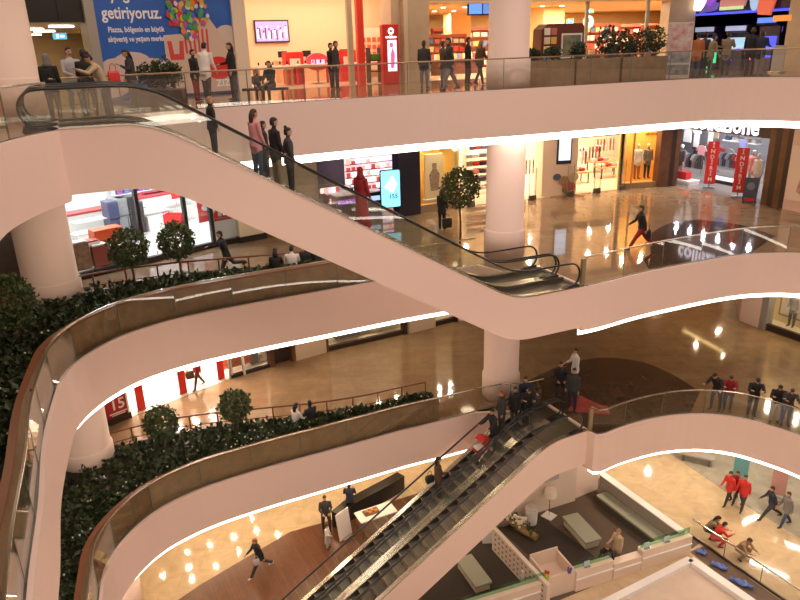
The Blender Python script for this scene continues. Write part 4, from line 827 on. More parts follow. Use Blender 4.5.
post(237,262,Z2,4.4,mat('cream_board',(.74,.66,.48),.5),.3); post(236,263,Z2,.25,DARKPANEL,.34,'baseboard_front',d=-.03); post(261,272,Z2,4.4,BROWN,.5); post(272,318,Z2,4.4,mat('grey_brown',(.30,.23,.17),.4),.3,'wall_plain')
t = boxthing('wall_screen','small framed notice high on the cream panel','notice',[('frame',BROWN,[((0,0,0),(.8,.05,.5))]),('sheet',mat('sheet_cream',(.75,.68,.45),.5),[((0,-.03,0),(.7,.02,.4))])]); a,rz = front_at(243,Z2); t.location = a+Vector((.05,-.2,2.5)); t.rotation_euler=(0,0,rz)
# cosmetics shop behind the upper escalator
S = Shop(318, 400, Z2, 6, 4.4, mat('cos_wall',(.06,.05,.07),.4), 150, (.95,.8,.95), mat('cos_floor',(.22,.18,.2),.12), None, 2); C1 = S
LOT = [em('lot_%d'%i,c,1.5) for i,c in enumerate(((1,.75,.7),(1,.35,.3),(.9,.55,.95),(1,.9,.85),(.35,.05,.05)))]
def product_wall(label, px, y, w, rows, per, S_, z0=.5, rh=.34, turn=0):
    t = thing('product_wall',label,'shelf'); q = MB(); q.box((0,.12,z0+rows*rh/2),(w,.08,rows*rh+.1)); q.obj('back_panel',mat('lit_back',(.9,.7,.68),.4,emit=(1,.75,.72),es=.9),t)
    for r in range(rows): q = MB(); q.box((0,0,z0+r*rh),(w,.26,.03)); q.obj('shelf_board',BLACKM,t)
    S_.put(t,S_.X(px,y),y,0,turn); x0 = S_.X(px,y)
    for r in range(rows):
        for k in range(per):
            i = random.randrange(5); o = lotp[i].copy(); COL.objects.link(o); v = Matrix.Rotation(turn,3,'Z') @ Vector((-w/2+w*(k+.5)/per,-.02,0)); o.scale = (w/per*.72/.16,1,random.uniform(.7,1.1)); S_.put(o,x0+v.x,y+v.y,z0+r*rh+.016,turn); single(o,'packet on the '+label,'packet','packets on the '+label)
lotp = []
for i in range(5): q = MB(); q.rbox((0,0,.11),(.16,.10,.22),.01); o = q.obj('packet',LOT[i]); lotp.append(o)
random.seed(21)
product_wall('bright pink and white product wall in the cosmetics shop',376,4.6,3.4,6,12,S)
product_wall('narrow lit product column left of the red-robed rider',354,5.2,.9,7,4,S,.6)
product_wall('narrow white lit product column right of the pink wall',394,5.4,.8,7,4,S,.7)
for i,o in enumerate(lotp): S.put(o,S.X(330,2.2)-.4+.2*i,2.2,1.07); single(o,'packet on the black counter, %s'%['pale peach','coral','lilac','cream','dark red'][i],'packet')
for px,y,w,c1,l in ((336,2.2,1.1,PINKL,'counter with pink lit front at the left of the cosmetics shop'),(345,1.6,1.2,PURP,'counter with violet lit front in the cosmetics shop'),(338,3.2,1.4,PINKL,'further counter with pink lit front in the cosmetics shop'),(365,1.6,1.5,em('pale_blue_light',(.45,.65,1),1.0),'counter with pale blue light strip at the cosmetics shop front')):
    t = boxthing('counter',l,'counter',[('body',BLACKM,[((0,0,.5),(w,.6,1.0))]),('lit_panel',c1,[((0,-.31,.72),(w*.85,.02,.22))]),('worktop',WHITEP,[((0,0,1.03),(w+.05,.66,.06))])]); S.put(t,S.X(px,y),y)
t = boxthing('portrait_panel','grey portrait panel above the pink product wall','poster',[('board',mat('portrait_grey',(.35,.28,.26),.4,col2=(.12,.09,.09),scale=3),[((0,0,0),(2.2,.05,.8))]),('frame',BLACKM,[((0,.02,-.44),(2.3,.06,.06)),((0,.02,.44),(2.3,.06,.06))])]); S.put(t,S.X(380,5.6),5.6,3.2)
for k,px in enumerate((327,340)):
    q = MB(); q.lathe([(.03,0),(.16,.05),(.18,.16),(.1,.2)],14); o = q.obj('spotlight_cluster',em('spot_pink',(1,.75,.85),2.5)); S.put(o,S.X(px,2.5,3.1),2.5,3.0); single(o,['white glowing lamp at the left under the shop ceiling','white glowing lamp right of the other under the shop ceiling'][k],'light')
# black panel with the blue screen
post(398,419,Z2,4.4,mat('black_blue',(.012,.012,.03),.3),.6)
t = thing('lit_sign','tall blue lit screen with rounded corners on the black pier','sign'); q = MB(); q.rbox((0,0,0),(.98,.10,1.75),.05); q.obj('bezel',BLACKM,t); q = MB(); q.panel([( (.40 if cx>0 else -.40)+.05*math.cos(k),(.78 if cy>0 else -.78)+.05*math.sin(k)) for cx,cy,k in ((1,1,0),(1,1,.8),(1,1,1.57),(-1,1,1.57),(-1,1,2.3),(-1,1,3.14),(-1,-1,3.14),(-1,-1,3.9),(-1,-1,4.7),(1,-1,4.7),(1,-1,5.5),(1,-1,6.28))],-.062,-.051); q.obj('screen',em('ice_blue',(.22,.72,1),1.5),t)
q = MB(); q.panel([(-.3,.1),(.1,.6),(.3,.2),(.1,-.2)],-.07,-.063); q.obj('picture',em('ice_white',(.75,.95,1),1.6),t); write('155',.3,mat('deep_blue_ink',(.02,.10,.4),.5),t,(.12,-.066,-.35),name='number')
a,rz = front_at(402,Z2); t.location = a+Vector((-.55,-.75,1.45)); t.rotation_euler=(0,0,rz-.15)
# yellow-lit window
S = Shop(419, 456, Z2, 1.6, 4.4, mat('amber_wall',(.88,.60,.18),.5), 200, (1,.76,.40), mat('amber_floor',(.7,.45,.15),.3), None, 1); front_step(S,h=.35,m=mat('window_step',(.35,.25,.17),.4))
q = MB(); q.box((S.w/2,0,2.4),(S.w,.02,4.0)); o = q.obj('window_4',SHOPGLASS); o['kind']='structure'; S.put(o,0,0)
t = thing('lit_sign','green and red ribbon shapes on the amber window wall','sign'); q = MB(); q.panel([(-.5,-.5),(-.2,-.3),(-.1,.4),(-.35,.5),(-.6,.1)],-.06,0); q.panel([(-.3,.4),(0,.9),(.15,.85),(-.05,.35)],-.06,0); q.obj('green_ribbon',mat('ribbon_green',(.10,.22,.03),.5),t); q = MB(); q.panel([(.1,-.5),(.6,-.45),(.75,.0),(.5,.35),(.05,.1)],-.07,-.01); q.obj('red_ribbon',RED,t); S.put(t,S.X(437,1.4),1.4,3.2)
t = boxthing('lightbox','white panel with a patterned figure in the amber window','panel',[('panel',mat('panel_glow',(.92,.82,.66),.4),[((0,0,1.2),(1.05,.08,2.2))]),('base',WHITEP,[((0,0,.06),(1.2,.4,.12))])]); q = MB(); q.panel([(-.2,.5),(.2,.5),(.3,1.3),(.12,1.55),(.12,1.85),(-.12,1.85),(-.12,1.55),(-.3,1.3)],-.06,-.045); q.obj('figure_print',mat('checker_grey',(.5,.42,.38),.5,col2=(.2,.14,.12),scale=14),t); S.put(t,S.X(434,.8),.8,.3)
q = MB(); q.ball((0,0,0),.14,10,8); o = q.obj('globe_lamp',em('globe',(1,.85,.55),3)); S.put(o,S.X(455,-.1,2.9),-.1,2.9); single(o,'small white globe light above the ball tree beside the amber window','light')
# fashion shop: open front from the column to the timber display
S = Shop(456, 622, Z2, 10, 4.4, mat('warm_white',(.86,.74,.58),.5), 1700, (1,.82,.6), mat('shop_cream_floor',(.66,.54,.40),.15), None, 4); FS = S
for k,(px,y,zz,n) in enumerate(((478,2.5,0,6),(480,5,0,6))):
    t = boxthing('shelf_unit',['white shelf unit of folded red clothes left of the round column','further white shelf unit of folded clothes left of the round column'][k],'shelf',[('upright',WHITEP,[((-.8,0,1.1),(.05,.45,2.2)),((.8,0,1.1),(.05,.45,2.2))])]+[('shelf_board',WHITEP,[((0,0,.25+.42*r),(1.6,.45,.04))]) for r in range(5)]); S.put(t,S.X(px,y),y); x0 = S.X(px,y)
    for r in range(5):
        for j in range(4):
            q = MB(); q.rbox((0,0,.09),(.34,.36,.18),.03); o = q.obj('folded_clothes',GM[(r*3+j*2+k)%10]); S.put(o,x0-.58+j*.39,y-.02,.27+.42*r); single(o,'folded clothes on the '+t['label'],'clothes','folded clothes on the '+t['label'])
S2 = S
clothes_rack('clothes rack with dark red and black garments behind the white pier','garment on the rack behind the white pier',528,3.0,S,6,1.3,(0,5,0,1))
clothes_rack('clothes rack with black and red garments near the entrance ceiling board','garment on the rack of black and red clothes',588,5.5,S,8,1.8,(0,1,0,2,1)); clothes_rack('clothes rack with grey and red garments at the back of the fashion shop','garment on the rack at the back of the fashion shop',604,8,S,7,1.7,(2,1,6,5))
clothes_rack('clothes rack with pale garments just right of the pier','garment on the rack just right of the pier',578,4.2,S,6,1.2,(4,8,0))
for px,y,w,l in ((609,3.2,1.5,'low wooden table with clothes beside the timber display'),(601,5.0,1.5,'second low wooden table with clothes further in'),(579,2.6,1.0,'small dark bench table just right of the white pier')):
    t = boxthing('display_table',l,'table',[('tabletop',mat('warm_table',(.50,.28,.12),.4),[((0,0,.62),(w,.9,.07))])]+[('leg',BLACKM,[((sx*(w/2-.08),sy*.35,.3),(.06,.06,.6))]) for sx in (-1,1) for sy in (-1,1)]); S.put(t,S.X(px,y),y); x0 = S.X(px,y)
    for j in range(int(w/.4)): q = MB(); q.rbox((0,0,.08),(.32,.4,.16),.03); o = q.obj('folded_clothes',GM[(j*3+2)%10]); S.put(o,x0-w/2+.25+j*.4,y,.66); single(o,'folded clothes on the '+l,'clothes','folded clothes on the '+l)
q = MB(); q.box((0,0,2.62),(3.0,.12,.42)); S.put(struct(q,'beam',BROWND),S.X(601,3.0),3.0)
def gate(label, px, y, z=Z2, S_=None):
    t = thing('security_gate',label,'gate',group='security gates at the fashion shop'); q = MB(); q.rbox((0,0,.12),(.42,.12,.24),.02); q.obj('base',DSTEEL,t); q = MB(); q.tube([(-.18,0,.24),(-.18,0,1.6),(.18,0,1.6),(.18,0,.24)],.018,6); q.obj('frame',STEEL,t); q = MB(); q.box((0,0,.9),(.34,.012,1.3)); q.obj('panel',SHOPGLASS,t); (S_ or S).put(t,(S_ or S).X(px,y),y)
for px,l in ((471,'security gate left of the round column'),(533,'security gate at the left foot of the white pier'),(571,'security gate right of the white pier'),(598,'security gate in the middle of the fashion shop entrance'),(623,'security gate by the timber display')): gate(l,px,-.2)
# white pier with a screen and stickers
post(539,573,Z2,4.4,mat('pier_white',(.84,.66,.52),.5),1.0,d=-.3)
t = boxthing('lit_sign','tall pale blue screen in a black frame on the white pier','sign',[('bezel',BLACKM,[((0,0,0),(.78,.08,1.65))]),('screen',SCR_W,[((0,-.05,.05),(.64,.02,1.38))])]); q = MB(); q.panel([(-.2,-.3),(.2,-.35),(.25,.2),(.0,.45),(-.22,.2)],-.068,-.062); q.obj('picture',em('faint_blue',(.55,.72,.95),1.2),t); a,rz = front_at(557,Z2); t.location = a+Vector((.18,-.52,2.45)); t.rotation_euler=(0,0,rz)
t = thing('wall_sticker','cluster of round blue, tan and red stickers at the foot of the white pier','sticker'); 
for k,(x,zz,r,m_) in enumerate(((-.5,.95,.22,CL['blue']),(-.1,.75,.3,CL['tan']),(.2,.4,.35,mat('stick_red',(.5,.15,.1),.5)),(.4,.9,.28,mat('stick_cream',(.65,.5,.35),.5)),(.0,.25,.2,CL['tan']))): q = MB(); q.panel([(x+r*math.cos(j*PI/7),zz+r*.8*math.sin(j*PI/7)) for j in range(14)],-.02-.004*k,-.004*k); q.obj('disc',m_,t)
a,rz = front_at(561,Z2); t.location = a+Vector((.15,-.52,.02)); t.rotation_euler=(0,0,rz)
# timber display with two mannequins
S = Shop(620, 658, Z2, 1.8, 4.4, mat('golden_wood',(.80,.47,.14),.45,noise=.12,scale=1.2), 240, (1,.76,.40), mat('golden_floor',(.75,.48,.2),.4), None, 1); front_step(S,h=.28,m=mat('display_step',(.30,.19,.10),.4))
for x in (S.X(632,0),): q = MB(); q.box((0,0,2.2),(.06,.1,4.4)); S.put(struct(q,'trim_10',mat('amber_edge',(.5,.25,.06),.4)),x,.0)
write('NEWPORT',.17,BROWND,None,(0,0,0),name='wall_lettering'); o = bpy.data.objects['wall_lettering']; o.rotation_euler=(0,0,0); S.put(o,S.X(650,1.72),1.72,2.55); single(o,'small dark lettering on the golden timber display wall','sign')
def dummy(label, S_, px, y, z, top, bottom, **k): o = person(label,(0,0,0),0,k.pop('pose','stand'),top,bottom,dummy=True,name='mannequin',**k); S_.put(o,S_.X(px,y),y,z,PI+k.get('rz',0)); return o
dummy('mannequin in white shirt and orange-brown trousers in the golden display',S,637,.9,.3,'white','orange',h=1.85); dummy('mannequin in dark top and charcoal trousers in the golden display',S,647,.9,.3,'grey','charcoal',h=1.85)
post(657,668,Z2,4.4,BROWN,.5); post(667,673,Z2,4.4,BROWND,.45); post(672,677,Z2,4.4,BROWN,.5)
# grey-lit clothes shop with the lit name
S = Shop(677, 766, Z2, 8, 4.3, mat('grey_shop',(.20,.19,.20),.5), 1000, (.92,.93,1), mat('grey_shop_floor',(.22,.19,.17),.15), None, 3); KS = S
nm = thing('shop_sign','white lit shop name on the dark board above the grey-lit clothes shop','sign'); q = MB(); q.box((S.w/2,0,3.65),(S.w,.3,1.2)); q.obj('board',mat('sign_umber',(.05,.025,.018),.4),nm); write('collezione',1.15,em('sign_lilac',(.88,.82,1),2.4),nm,(S.w*.52,-.17,3.48),squeeze=.86); S.put(nm,0,0)
def hung(label, px, y, z, m, w=.55, h=.8): o = garment('shirt',m,w,h); S.put(o,S.X(px,y,z),y,z); single(o,label,'garment')
hung('large white shirt hung high at the left of the grey shop',689,2.5,2.9,CL['white'],.9,1.0); hung('narrow white shirt hung second from the left in the grey shop',698,3.0,2.7,CL['white'],.6,1.1); hung('white shirt hung third from the left in the grey shop',712,4.0,2.7,CL['white'],.55,1.0); hung('beige jacket hung at the centre of the grey shop',718,4.4,2.9,CL['beige'],.55,.9); hung('pink-grey jumper hung below the white shirts',702,3.0,1.75,CL['pink'],.8,.9); hung('maroon jumper hung between the two red banners',721,4.0,1.6,CL['darkred'],.7,.95)
hung('grey jumper hung right of the maroon one',730,4.0,1.6,CL['grey'],.7,1.0); hung('bright blue folded top high at the centre',733,5,3.1,mat('cloth_bright',(.1,.25,.75),.6),.7,.6); hung('pale blue shirt high right of the centre',741,5,3.0,CL['lightgrey'],.6,.7); hung('violet-blue top above the right red banner',744,4,2.2,mat('cloth_violet',(.2,.2,.4),.7),.6,.8)
clothes_rack('clothes rack of grey garments at the left of the grey shop','garment on the left rack of the grey shop',693,1.8,S,6,1.2,(2,6,0)); clothes_rack('clothes rack of dark garments between the red banners','garment on the dark rack between the red banners',727,3.5,S,8,1.8,(0,5,6,3,6))
clothes_rack('clothes rack of black garments at the back left of the grey shop','garment on the black rack at the back left',706,5.0,S,7,1.8,(0,0,3,6))
for k,(px,y,w) in enumerate(((688,.8,1.1),(726,2.6,1.8))):
    t = boxthing('plinth',['low white plinth with red box at the left of the grey shop','low dark plinth with white rim between the red banners'][k],'plinth',[('body',(WHITEP,DARKPANEL)[k],[((0,0,.1),(w,.8,.2))]),('top_panel',WHITEP,[((0,0,.215),(w+.04,.84,.03))])]); S.put(t,S.X(px,y),y)
q = MB(); q.rbox((0,0,.2),(.6,.4,.4),.02); o = q.obj('shoe_box',RED); S.put(o,S.X(685,.8),.85,.23); single(o,'red box standing on the low white plinth','box')
for k,(px,y) in enumerate(((734,6.0),(746,6.0))):
    t = boxthing('shelf_unit',['wall shelf with pale folded clothes at the back centre','wall shelf with beige folded clothes at the back right'][k],'shelf',[('shelf_board',WHITEP,[((0,0,r*.5),(1.6,.4,.04))]) for r in range(3)]+[('upright',STEEL,[((x,.15,.5),(.04,.04,1.3))]) for x in (-.75,.75)]); S.put(t,S.X(px,y),y,1.7); x0 = S.X(px,y)
    for r in range(3):
        for j in range(3): q = MB(); q.rbox((0,0,.1),(.36,.3,.2),.03); o = q.obj('folded_clothes',(CL['blue'],CL['white'],CL['beige'],CL['lightgrey'])[(r+j+k)%4]); S.put(o,x0-.5+j*.5,y,1.72+r*.5); single(o,'folded clothes on the '+t['label'],'clothes','folded clothes on the '+t['label'])
dummy('mannequin in white top and mauve trousers at the right of the grey shop',S,757,.9,.25,'white','pink',h=1.85); dummy('mannequin in pink scarf colours behind the white-topped one',S,752,1.9,.25,'pink','lightgrey',h=1.8); dummy('mannequin in grey at the left edge of the grey shop',S,681,.9,.2,'grey','lightgrey',h=1.8)
t = boxthing('poster_stand','slate blue poster stand with a round mark at the right of the grey shop','stand',[('panel',mat('slate',(.06,.07,.11),.4),[((0,0,.85),(.85,.06,1.7))]),('foot',DSTEEL,[((0,0,.03),(.7,.4,.05))])]); q = MB(); q.panel([(.25*math.cos(j*PI/10),1.15+.25*math.sin(j*PI/10)) for j in range(20)],-.05,-.035); q.obj('round_mark',mat('slate2',(.2,.22,.28),.4),t); q = MB(); q.box((0,-.04,.25),(.6,.02,.22)); q.obj('red_tag',RED,t); a,rz = front_at(760,Z2); t.location = a+Vector((-.42,-.05,0)); t.rotation_euler=(0,0,R(-25)); t.scale = (.72,1,.72)
for px,dy,l in ((711,.9,'left red vertical banner stand reading a sale word in the grey shop'),(740,.3,'right red vertical banner stand reading a sale word in the grey shop')):
    t = boxthing('banner_stand',l,'banner',[('banner',mat('banner_red',(.75,.03,.03),.4),[((0,0,1.32),(.55,.05,2.2))]),('base',DSTEEL,[((0,0,.03),(.6,.4,.06)),((0,.03,.15),(.05,.03,.2))])])
    for k,ch in enumerate('İNDİRİM'): write(ch,.28,WHITEP,t,(0,-.03,2.2-k*.29),name='letter')
    S.put(t,S.X(px,dy),dy,0,R(45))
post(765,771,Z2,4.4,BROWN,.5); post(771,777,Z2,4.4,BROWND,.4); post(777,783,Z2,4.4,BROWN,.5); post(783,788,Z2,4.4,BROWND,.4)
post(788,830,Z2,4.4,mat('poster_peach',(.72,.50,.40),.5),.3,'wall_right'); 
t = thing('poster','tall pale poster with a red and dark figure at the right picture edge','poster'); q = MB(); q.box((0,0,1.4),(1.6,.04,2.4)); q.obj('sheet',mat('sheet_peach',(.78,.62,.52),.5),t); q = MB(); q.panel([(-.3,.6),(.2,.4),(.4,1.2),(.2,2.0),(-.1,1.8)],-.035,-.021); q.obj('figure_print',mat('fig_red',(.4,.1,.08),.5,col2=(.6,.4,.3),scale=3),t); a,rz = front_at(806,Z2); t.location = a+Vector((-.2,-.1,.3)); t.rotation_euler=(0,0,rz)
# ================= first gallery
S = Shop(128, 229, Z1, 7, 4.4, mat('hot_white',(.88,.80,.74),.5), 1500, (1,.86,.74), mat('hot_floor',(.72,.62,.52),.2), None, 3)
q = Shop(105, 128, Z1, .5, 4.4, None); pn = thing('poster','large red window poster with the number fifteen beside the left column','poster'); m = MB(); m.box((q.w/2,.1,2.3),(q.w,.06,4.1)); m.obj('sheet',mat('poster_crimson',(.42,.02,.025),.4),pn); write('15',.62,WHITEP,pn,(q.w*.52,.06,.72)); m = MB(); m.box((q.w*.5,.06,.38),(.7,.02,.05)); m.box((q.w*.5,.06,.30),(.55,.02,.04)); m.obj('small_print',WHITEP,pn); q.put(pn,0,0)
m = MB(); m.box((q.w/2,.1,.12),(q.w,.3,.25)); q.put(struct(m,'baseboard_left',BROWND),0,0)
for k,(px,y) in enumerate(((141,.15),(183,.2),(221,.2))):
    t = boxthing('banner_stand',['red vertical banner nearest the number poster','red vertical banner in the middle of the white shop','red vertical banner left of the shoe display'][k],'banner',[('banner',RED,[((0,0,1.2),(.34,.05,2.3))]),('foot',DSTEEL,[((0,.1,.02),(.4,.2,.03))])]); S.put(t,S.X(px,y,.3),y)
t = boxthing('clothes_stand','small stand with a brown garment crossing the first red banner','stand',[('bar',STEEL,[((0,0,1.75),(1.0,.04,.04))]),('pole',STEEL,[((0,.1,.9),(.04,.04,1.75))]),('base',STEEL,[((0,.1,.02),(.4,.4,.03))]),('garment',CL['khaki'],[((.2,-.02,1.58),(.5,.06,.32)),((-.3,-.02,1.6),(.3,.06,.25))])]); S.put(t,S.X(141,.3),.35)
for px,w,y,l in ((160,2.2,4.5,'long white table inside the bright first gallery shop'),(205,1.8,4.2,'white table behind the person in red in the bright shop')):
    t = boxthing('display_table',l,'table',[('tabletop',WHITEP,[((0,0,.8),(w,.8,.06))])]+[('leg',WHITEP,[((sx*(w/2-.1),sy*.3,.39),(.06,.06,.78))]) for sx in (-1,1) for sy in (-1,1)]); S.put(t,S.X(px,y),y)
S = Shop(229, 268, Z1, 1.6, 4.4, mat('win_white',(.85,.76,.66),.5), 200, (1,.85,.7), mat('win_floor',(.75,.65,.52),.3), None, 1); front_step(S,h=.12)
q = MB(); q.box((S.w/2,0,2.35),(S.w,.02,4.1)); o = q.obj('window_5',SHOPGLASS); o['kind']='structure'; S.put(o,0,0)
q = MB(); q.box((S.X(242,0),0,2.2),(.10,.12,4.4)); S.put(struct(q,'trim_11',WHITEP),0,0)
t = boxthing('poster','brown and orange picture panel in the left bay of the shop window','poster',[('board',mat('brown_orange',(.35,.06,.03),.5,col2=(.6,.22,.08),scale=4),[((0,0,.9),(1.4,.05,1.5))]),('frame',RED,[((0,.02,1.7),(1.5,.05,.1))])]); S.put(t,S.X(235,.5),.5,.1)
t = boxthing('poster','red panel at the back of the right bay of the shop window','poster',[('board',mat('flat_red',(.65,.06,.03),.5),[((0,0,1.2),(1.3,.05,2.0))]),('frame',WHITEP,[((0,.02,.18),(1.4,.05,.06))])]); S.put(t,S.X(248,.9),.9,.1)
for k,(px,y,w,h,m_) in enumerate(((252,.6,.35,.55,CL['grey']),(256,.7,.4,.35,CL['beige']),(262,.7,.5,.6,WHITEP))):
    t = boxthing('display_block',['dark grey bag block in the right bay of the window','beige low block in the right bay of the window','tall white block at the right end of the window'][k],'block',[('body',m_,[((0,0,h/2),(w,.3,h))]),('top_panel',WHITEP,[((0,0,h+.02),(w+.03,.33,.03))])]); S.put(t,S.X(px,y),y,.12)
post(268,272,Z1,4.4,BROWN,.4); post(271,289,Z1,4.4,BROWND,.3,'door_2',d=.3); post(289,293,Z1,4.4,BROWN,.4); post(293,325,Z1,4.4,mat('panel_cream',(.62,.50,.36),.5),.3,'wall_panel'); post(324,327,Z1,4.4,BROWN,.35)
S = Shop(327, 403, Z1, 2.0, 4.4, mat('win_beige',(.62,.52,.40),.5), 200, (1,.85,.65), mat('win_beige_floor',(.68,.58,.42),.3), None, 2); front_step(S,h=.22,m=BROWND)
q = MB(); q.box((S.w/2,0,2.4),(S.w,.02,4.0)); o = q.obj('window_6',SHOPGLASS); o['kind']='structure'; S.put(o,0,0)
for k,(px,y) in enumerate(((345,.9),(362,1.1),(385,.9))):
    t = boxthing('display_block',['grey draped block at the left of the long window','dark draped block in the middle of the long window','pale draped block at the right of the long window'][k],'block',[('body',(CL['grey'],CL['khaki'],CL['lightgrey'])[k],[((0,0,.3),(1.3,.5,.6))]),('cover',(CL['khaki'],CL['grey'],CL['white'])[k],[((.1,0,.64),(.9,.52,.08))])]); S.put(t,S.X(px,y),y,.2)
post(402,407,Z1,4.4,BROWND,.35); post(406,434,Z1,4.4,mat('panel_pale',(.66,.53,.38),.5),.3,'wall_panel')
S = Shop(434, 455, Z1, 1.6, 4.4, mat('win_beige2',(.6,.5,.38),.5), 80, (1,.85,.65), MATS['win_beige_floor'], None, 1); front_step(S,h=.22,m=BROWND)
post(454,458,Z1,4.4,BROWND,.35); post(457,600,Z1,4.4,mat('panel_peach',(.72,.58,.42),.5),.3,'wall_panel')
ca, cb = front_at(600,Z1)[0], front_at(744,Z1)[0]; PS = mat('panel_shade',(.55,.42,.28),.5)     # the passage that leads on from the first gallery
for a_, b_ in ((ca,Vector((14.5,57,Z1))),(cb,Vector((27,57,Z1))),(Vector((14,57,Z1)),Vector((28,57,Z1)))):
    d_ = b_-a_; q = MB(); q.box((0,0,2.2),(d_.length,.2,4.4)); o = struct(q,'wall_passage',PS); o.location = (a_+b_)/2; o.rotation_euler = (0,0,math.atan2(d_.y,d_.x))
post(744,764,Z1,4.4,WHITE,.9); post(763,769,Z1,4.4,GREYST,.5)
S = Shop(769, 830, Z1, 1.5, 4.4, mat('win_cream',(.78,.66,.46),.5), 140, (1,.85,.6), mat('win_cream_floor',(.75,.66,.5),.3), None, 1); front_step(S,h=.32,m=BROWND)
q = MB(); q.box((S.w/2,0,2.4),(S.w,.02,4.0)); o = q.obj('window_7',SHOPGLASS); o['kind']='structure'; S.put(o,0,0)
t = boxthing('lightbox','cream window panel framing a figure in a red scarf','poster',[('frame',mat('frame_taupe',(.35,.29,.22),.4),[((0,.02,1.3),(1.5,.06,2.2))]),('sheet',mat('sheet_ivory',(.75,.68,.55),.5),[((0,-.02,1.3),(1.3,.04,2.0))])]); S.put(t,S.X(794,1.0),1.0,.35)
dummy('mannequin in a grey coat and red scarf in the cream window',S,793,.5,.35,'lightgrey','grey',h=1.75)
# frosted folding sign on the first gallery floor by the fascia
t = thing('floor_sign','red cloth floor sign beside the two men at the lower escalator landing','sign'); q = MB(); q.loft([[(-.75,-.35,0),(.85,-.30,0),(.75,.4,0),(-.6,.35,0)],[(-.70,-.2,.18),(.6,-.16,.12),(.5,.2,.12),(-.55,.2,.18)],[(-.66,-.03,.62),(-.45,-.03,.58),(-.45,.05,.58),(-.62,.05,.62)]]); q.obj('cloth',mat('red_cloth',(.30,.045,.028),.8,noise=.2,scale=8),t); q = MB(); q.tube([(-.62,0,0),(-.6,.02,.66)],.02,6); q.obj('pole',DSTEEL,t); t.location = at(588,409,Z1); t.rotation_euler = (0,0,R(-15))
# ================= ground floor
def A0(x, y, z=0): return at(x,y,z)
t = thing('low_counter','black angled low counter beside the lower escalators','counter'); pts = [A0(340,530),A0(352,519),A0(392,497),A0(404,490)]; o0 = pts[0]
ln = resample([(p.x-o0.x,p.y-o0.y) for p in pts],.4); q = MB(); q.sweep(ln,[(-.05,0),(.4,0),(.4,.75),(-.05,.75)]); q.obj('body',BLACKM,t); q = MB(); q.sweep(ln,[(-.08,.751),(.43,.751),(.43,.79),(-.08,.79)]); q.obj('worktop',DARKPANEL,t); t.location = o0
t = boxthing('sign_board','white board leaning by the black counter','board',[('panel',WHITEP,[((0,0,.62),(.75,.05,1.25),)]),('foot',STEEL,[((0,.0,.03),(.5,.35,.04))])]); t.location = A0(346,537); t.rotation_euler = (R(-8),0,R(50))
t = boxthing('serving_table','pale table with trays beside the black counter','table',[('tabletop',WHITEP,[((0,0,.80),(1.7,.8,.06))])]+[('leg',STEEL,[((sx*.75,sy*.32,.39),(.05,.05,.77))]) for sx in (-1,1) for sy in (-1,1)]); t.location = A0(372,525)+Vector((.2,-.2,0)); t.rotation_euler = (0,0,R(26)); tt = t.location
t = thing('food_tray','tray with orange food on the pale serving table','tray'); q = MB(); q.rbox((0,0,.02),(.7,.42,.04),.02); q.obj('tray',BROWN,t); q = MB(); [q.ball((-.2+.13*k,.06*(-1)**k,.07),(.09,.09,.05),8,5) for k in range(4)]; q.obj('food',mat('food_orange',(.65,.25,.04),.5),t); t.location = tt+Vector((-.2,0,.83)); t.rotation_euler = (0,0,R(26))
# carpeted lounge with white counters and a railing of glass
lc = outline([(430,600),(412,640),(560,640),(690,548),(600,476),(566,492),(500,520)],Z0)
patch(outline([(388,640),(432,560),(498,508),(572,484),(600,478),(692,546),(560,600),(520,640)],Z0),.004,CARPET)
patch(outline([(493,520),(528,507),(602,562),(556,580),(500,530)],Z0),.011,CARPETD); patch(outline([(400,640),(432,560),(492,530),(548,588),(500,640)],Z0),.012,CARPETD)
def wallrun(name, pts, z0, z1, th, m, kind='structure'):
    c = Vector((pts[0][0],pts[0][1],0)); ln = [(p[0]-c.x,p[1]-c.y) for p in pts]; q = MB(); q.sweep(ln,[(-th/2,z0),(th/2,z0),(th/2,z1),(-th/2,z1)]); o = q.obj(name,m); o.location = c; o['kind'] = kind; return o
FW0, FW1 = at(420,617,.95), at(690,533,.95); fd = (FW1-FW0); fl = fd.length; frz = math.atan2(fd.y,fd.x); fu = fd.normalized(); fn = Vector((-fu.y,fu.x,0))
def L(a, b, z=0): p = FW0+fu*a+fn*b; return Vector((p.x,p.y,z))
def la(px, py, z=0): d = at(px,py,z)-FW0; return d.dot(fu), d.dot(fn)
def fwall(label, pa, pb, h=.95, b=0.0):
    a0, a1 = la(pa,600,0)[0], la(pb,600,0)[0]; a0 = None; 
def front_unit(label, x0, x1, h=.93, glass=True):
    t = thing('lounge_counter',label,'counter',L((x0+x1)/2,0),frz,'white counters along the lounge front'); w = x1-x0
    q = MB(); q.rbox((0,0,h/2),(w-.01,.34,h),.015); q.obj('body',mat('counter_ivory',(.74,.60,.48),.4),t); q = MB(); q.box((0,-.19,h*.62),(w-.02,.04,.05)); q.obj('ledge',WHITEP,t)
    if glass: q = MB(); q.box((0,.02,h+.15),(w-.02,.015,.3)); q.obj('glass_screen',glass_mat('green_glass',(.65,.85,.72)) if 'green_glass' not in MATS else MATS['green_glass'],t)
    return t
xs = [la(p,q_,.95)[0] for p,q_ in ((430,614),(546,578),(574,569),(612,558),(641,549),(690,533))]
front_unit('white counter with glass top at the left of the lounge front',xs[0],xs[1]); front_unit('white counter with glass top in the middle of the lounge front',xs[2],xs[3]); front_unit('white counter with glass top at the right corner of the lounge',xs[4],xs[5]); front_unit('low white counter section in front of the seated pair',xs[3]+.02,xs[4]-.02,.72,False)
t = thing('reception_desk','white box desk with hollow top at the left end of the middle counter','desk',L((xs[1]+xs[2])/2,.55),frz); w_ = xs[2]-xs[1]
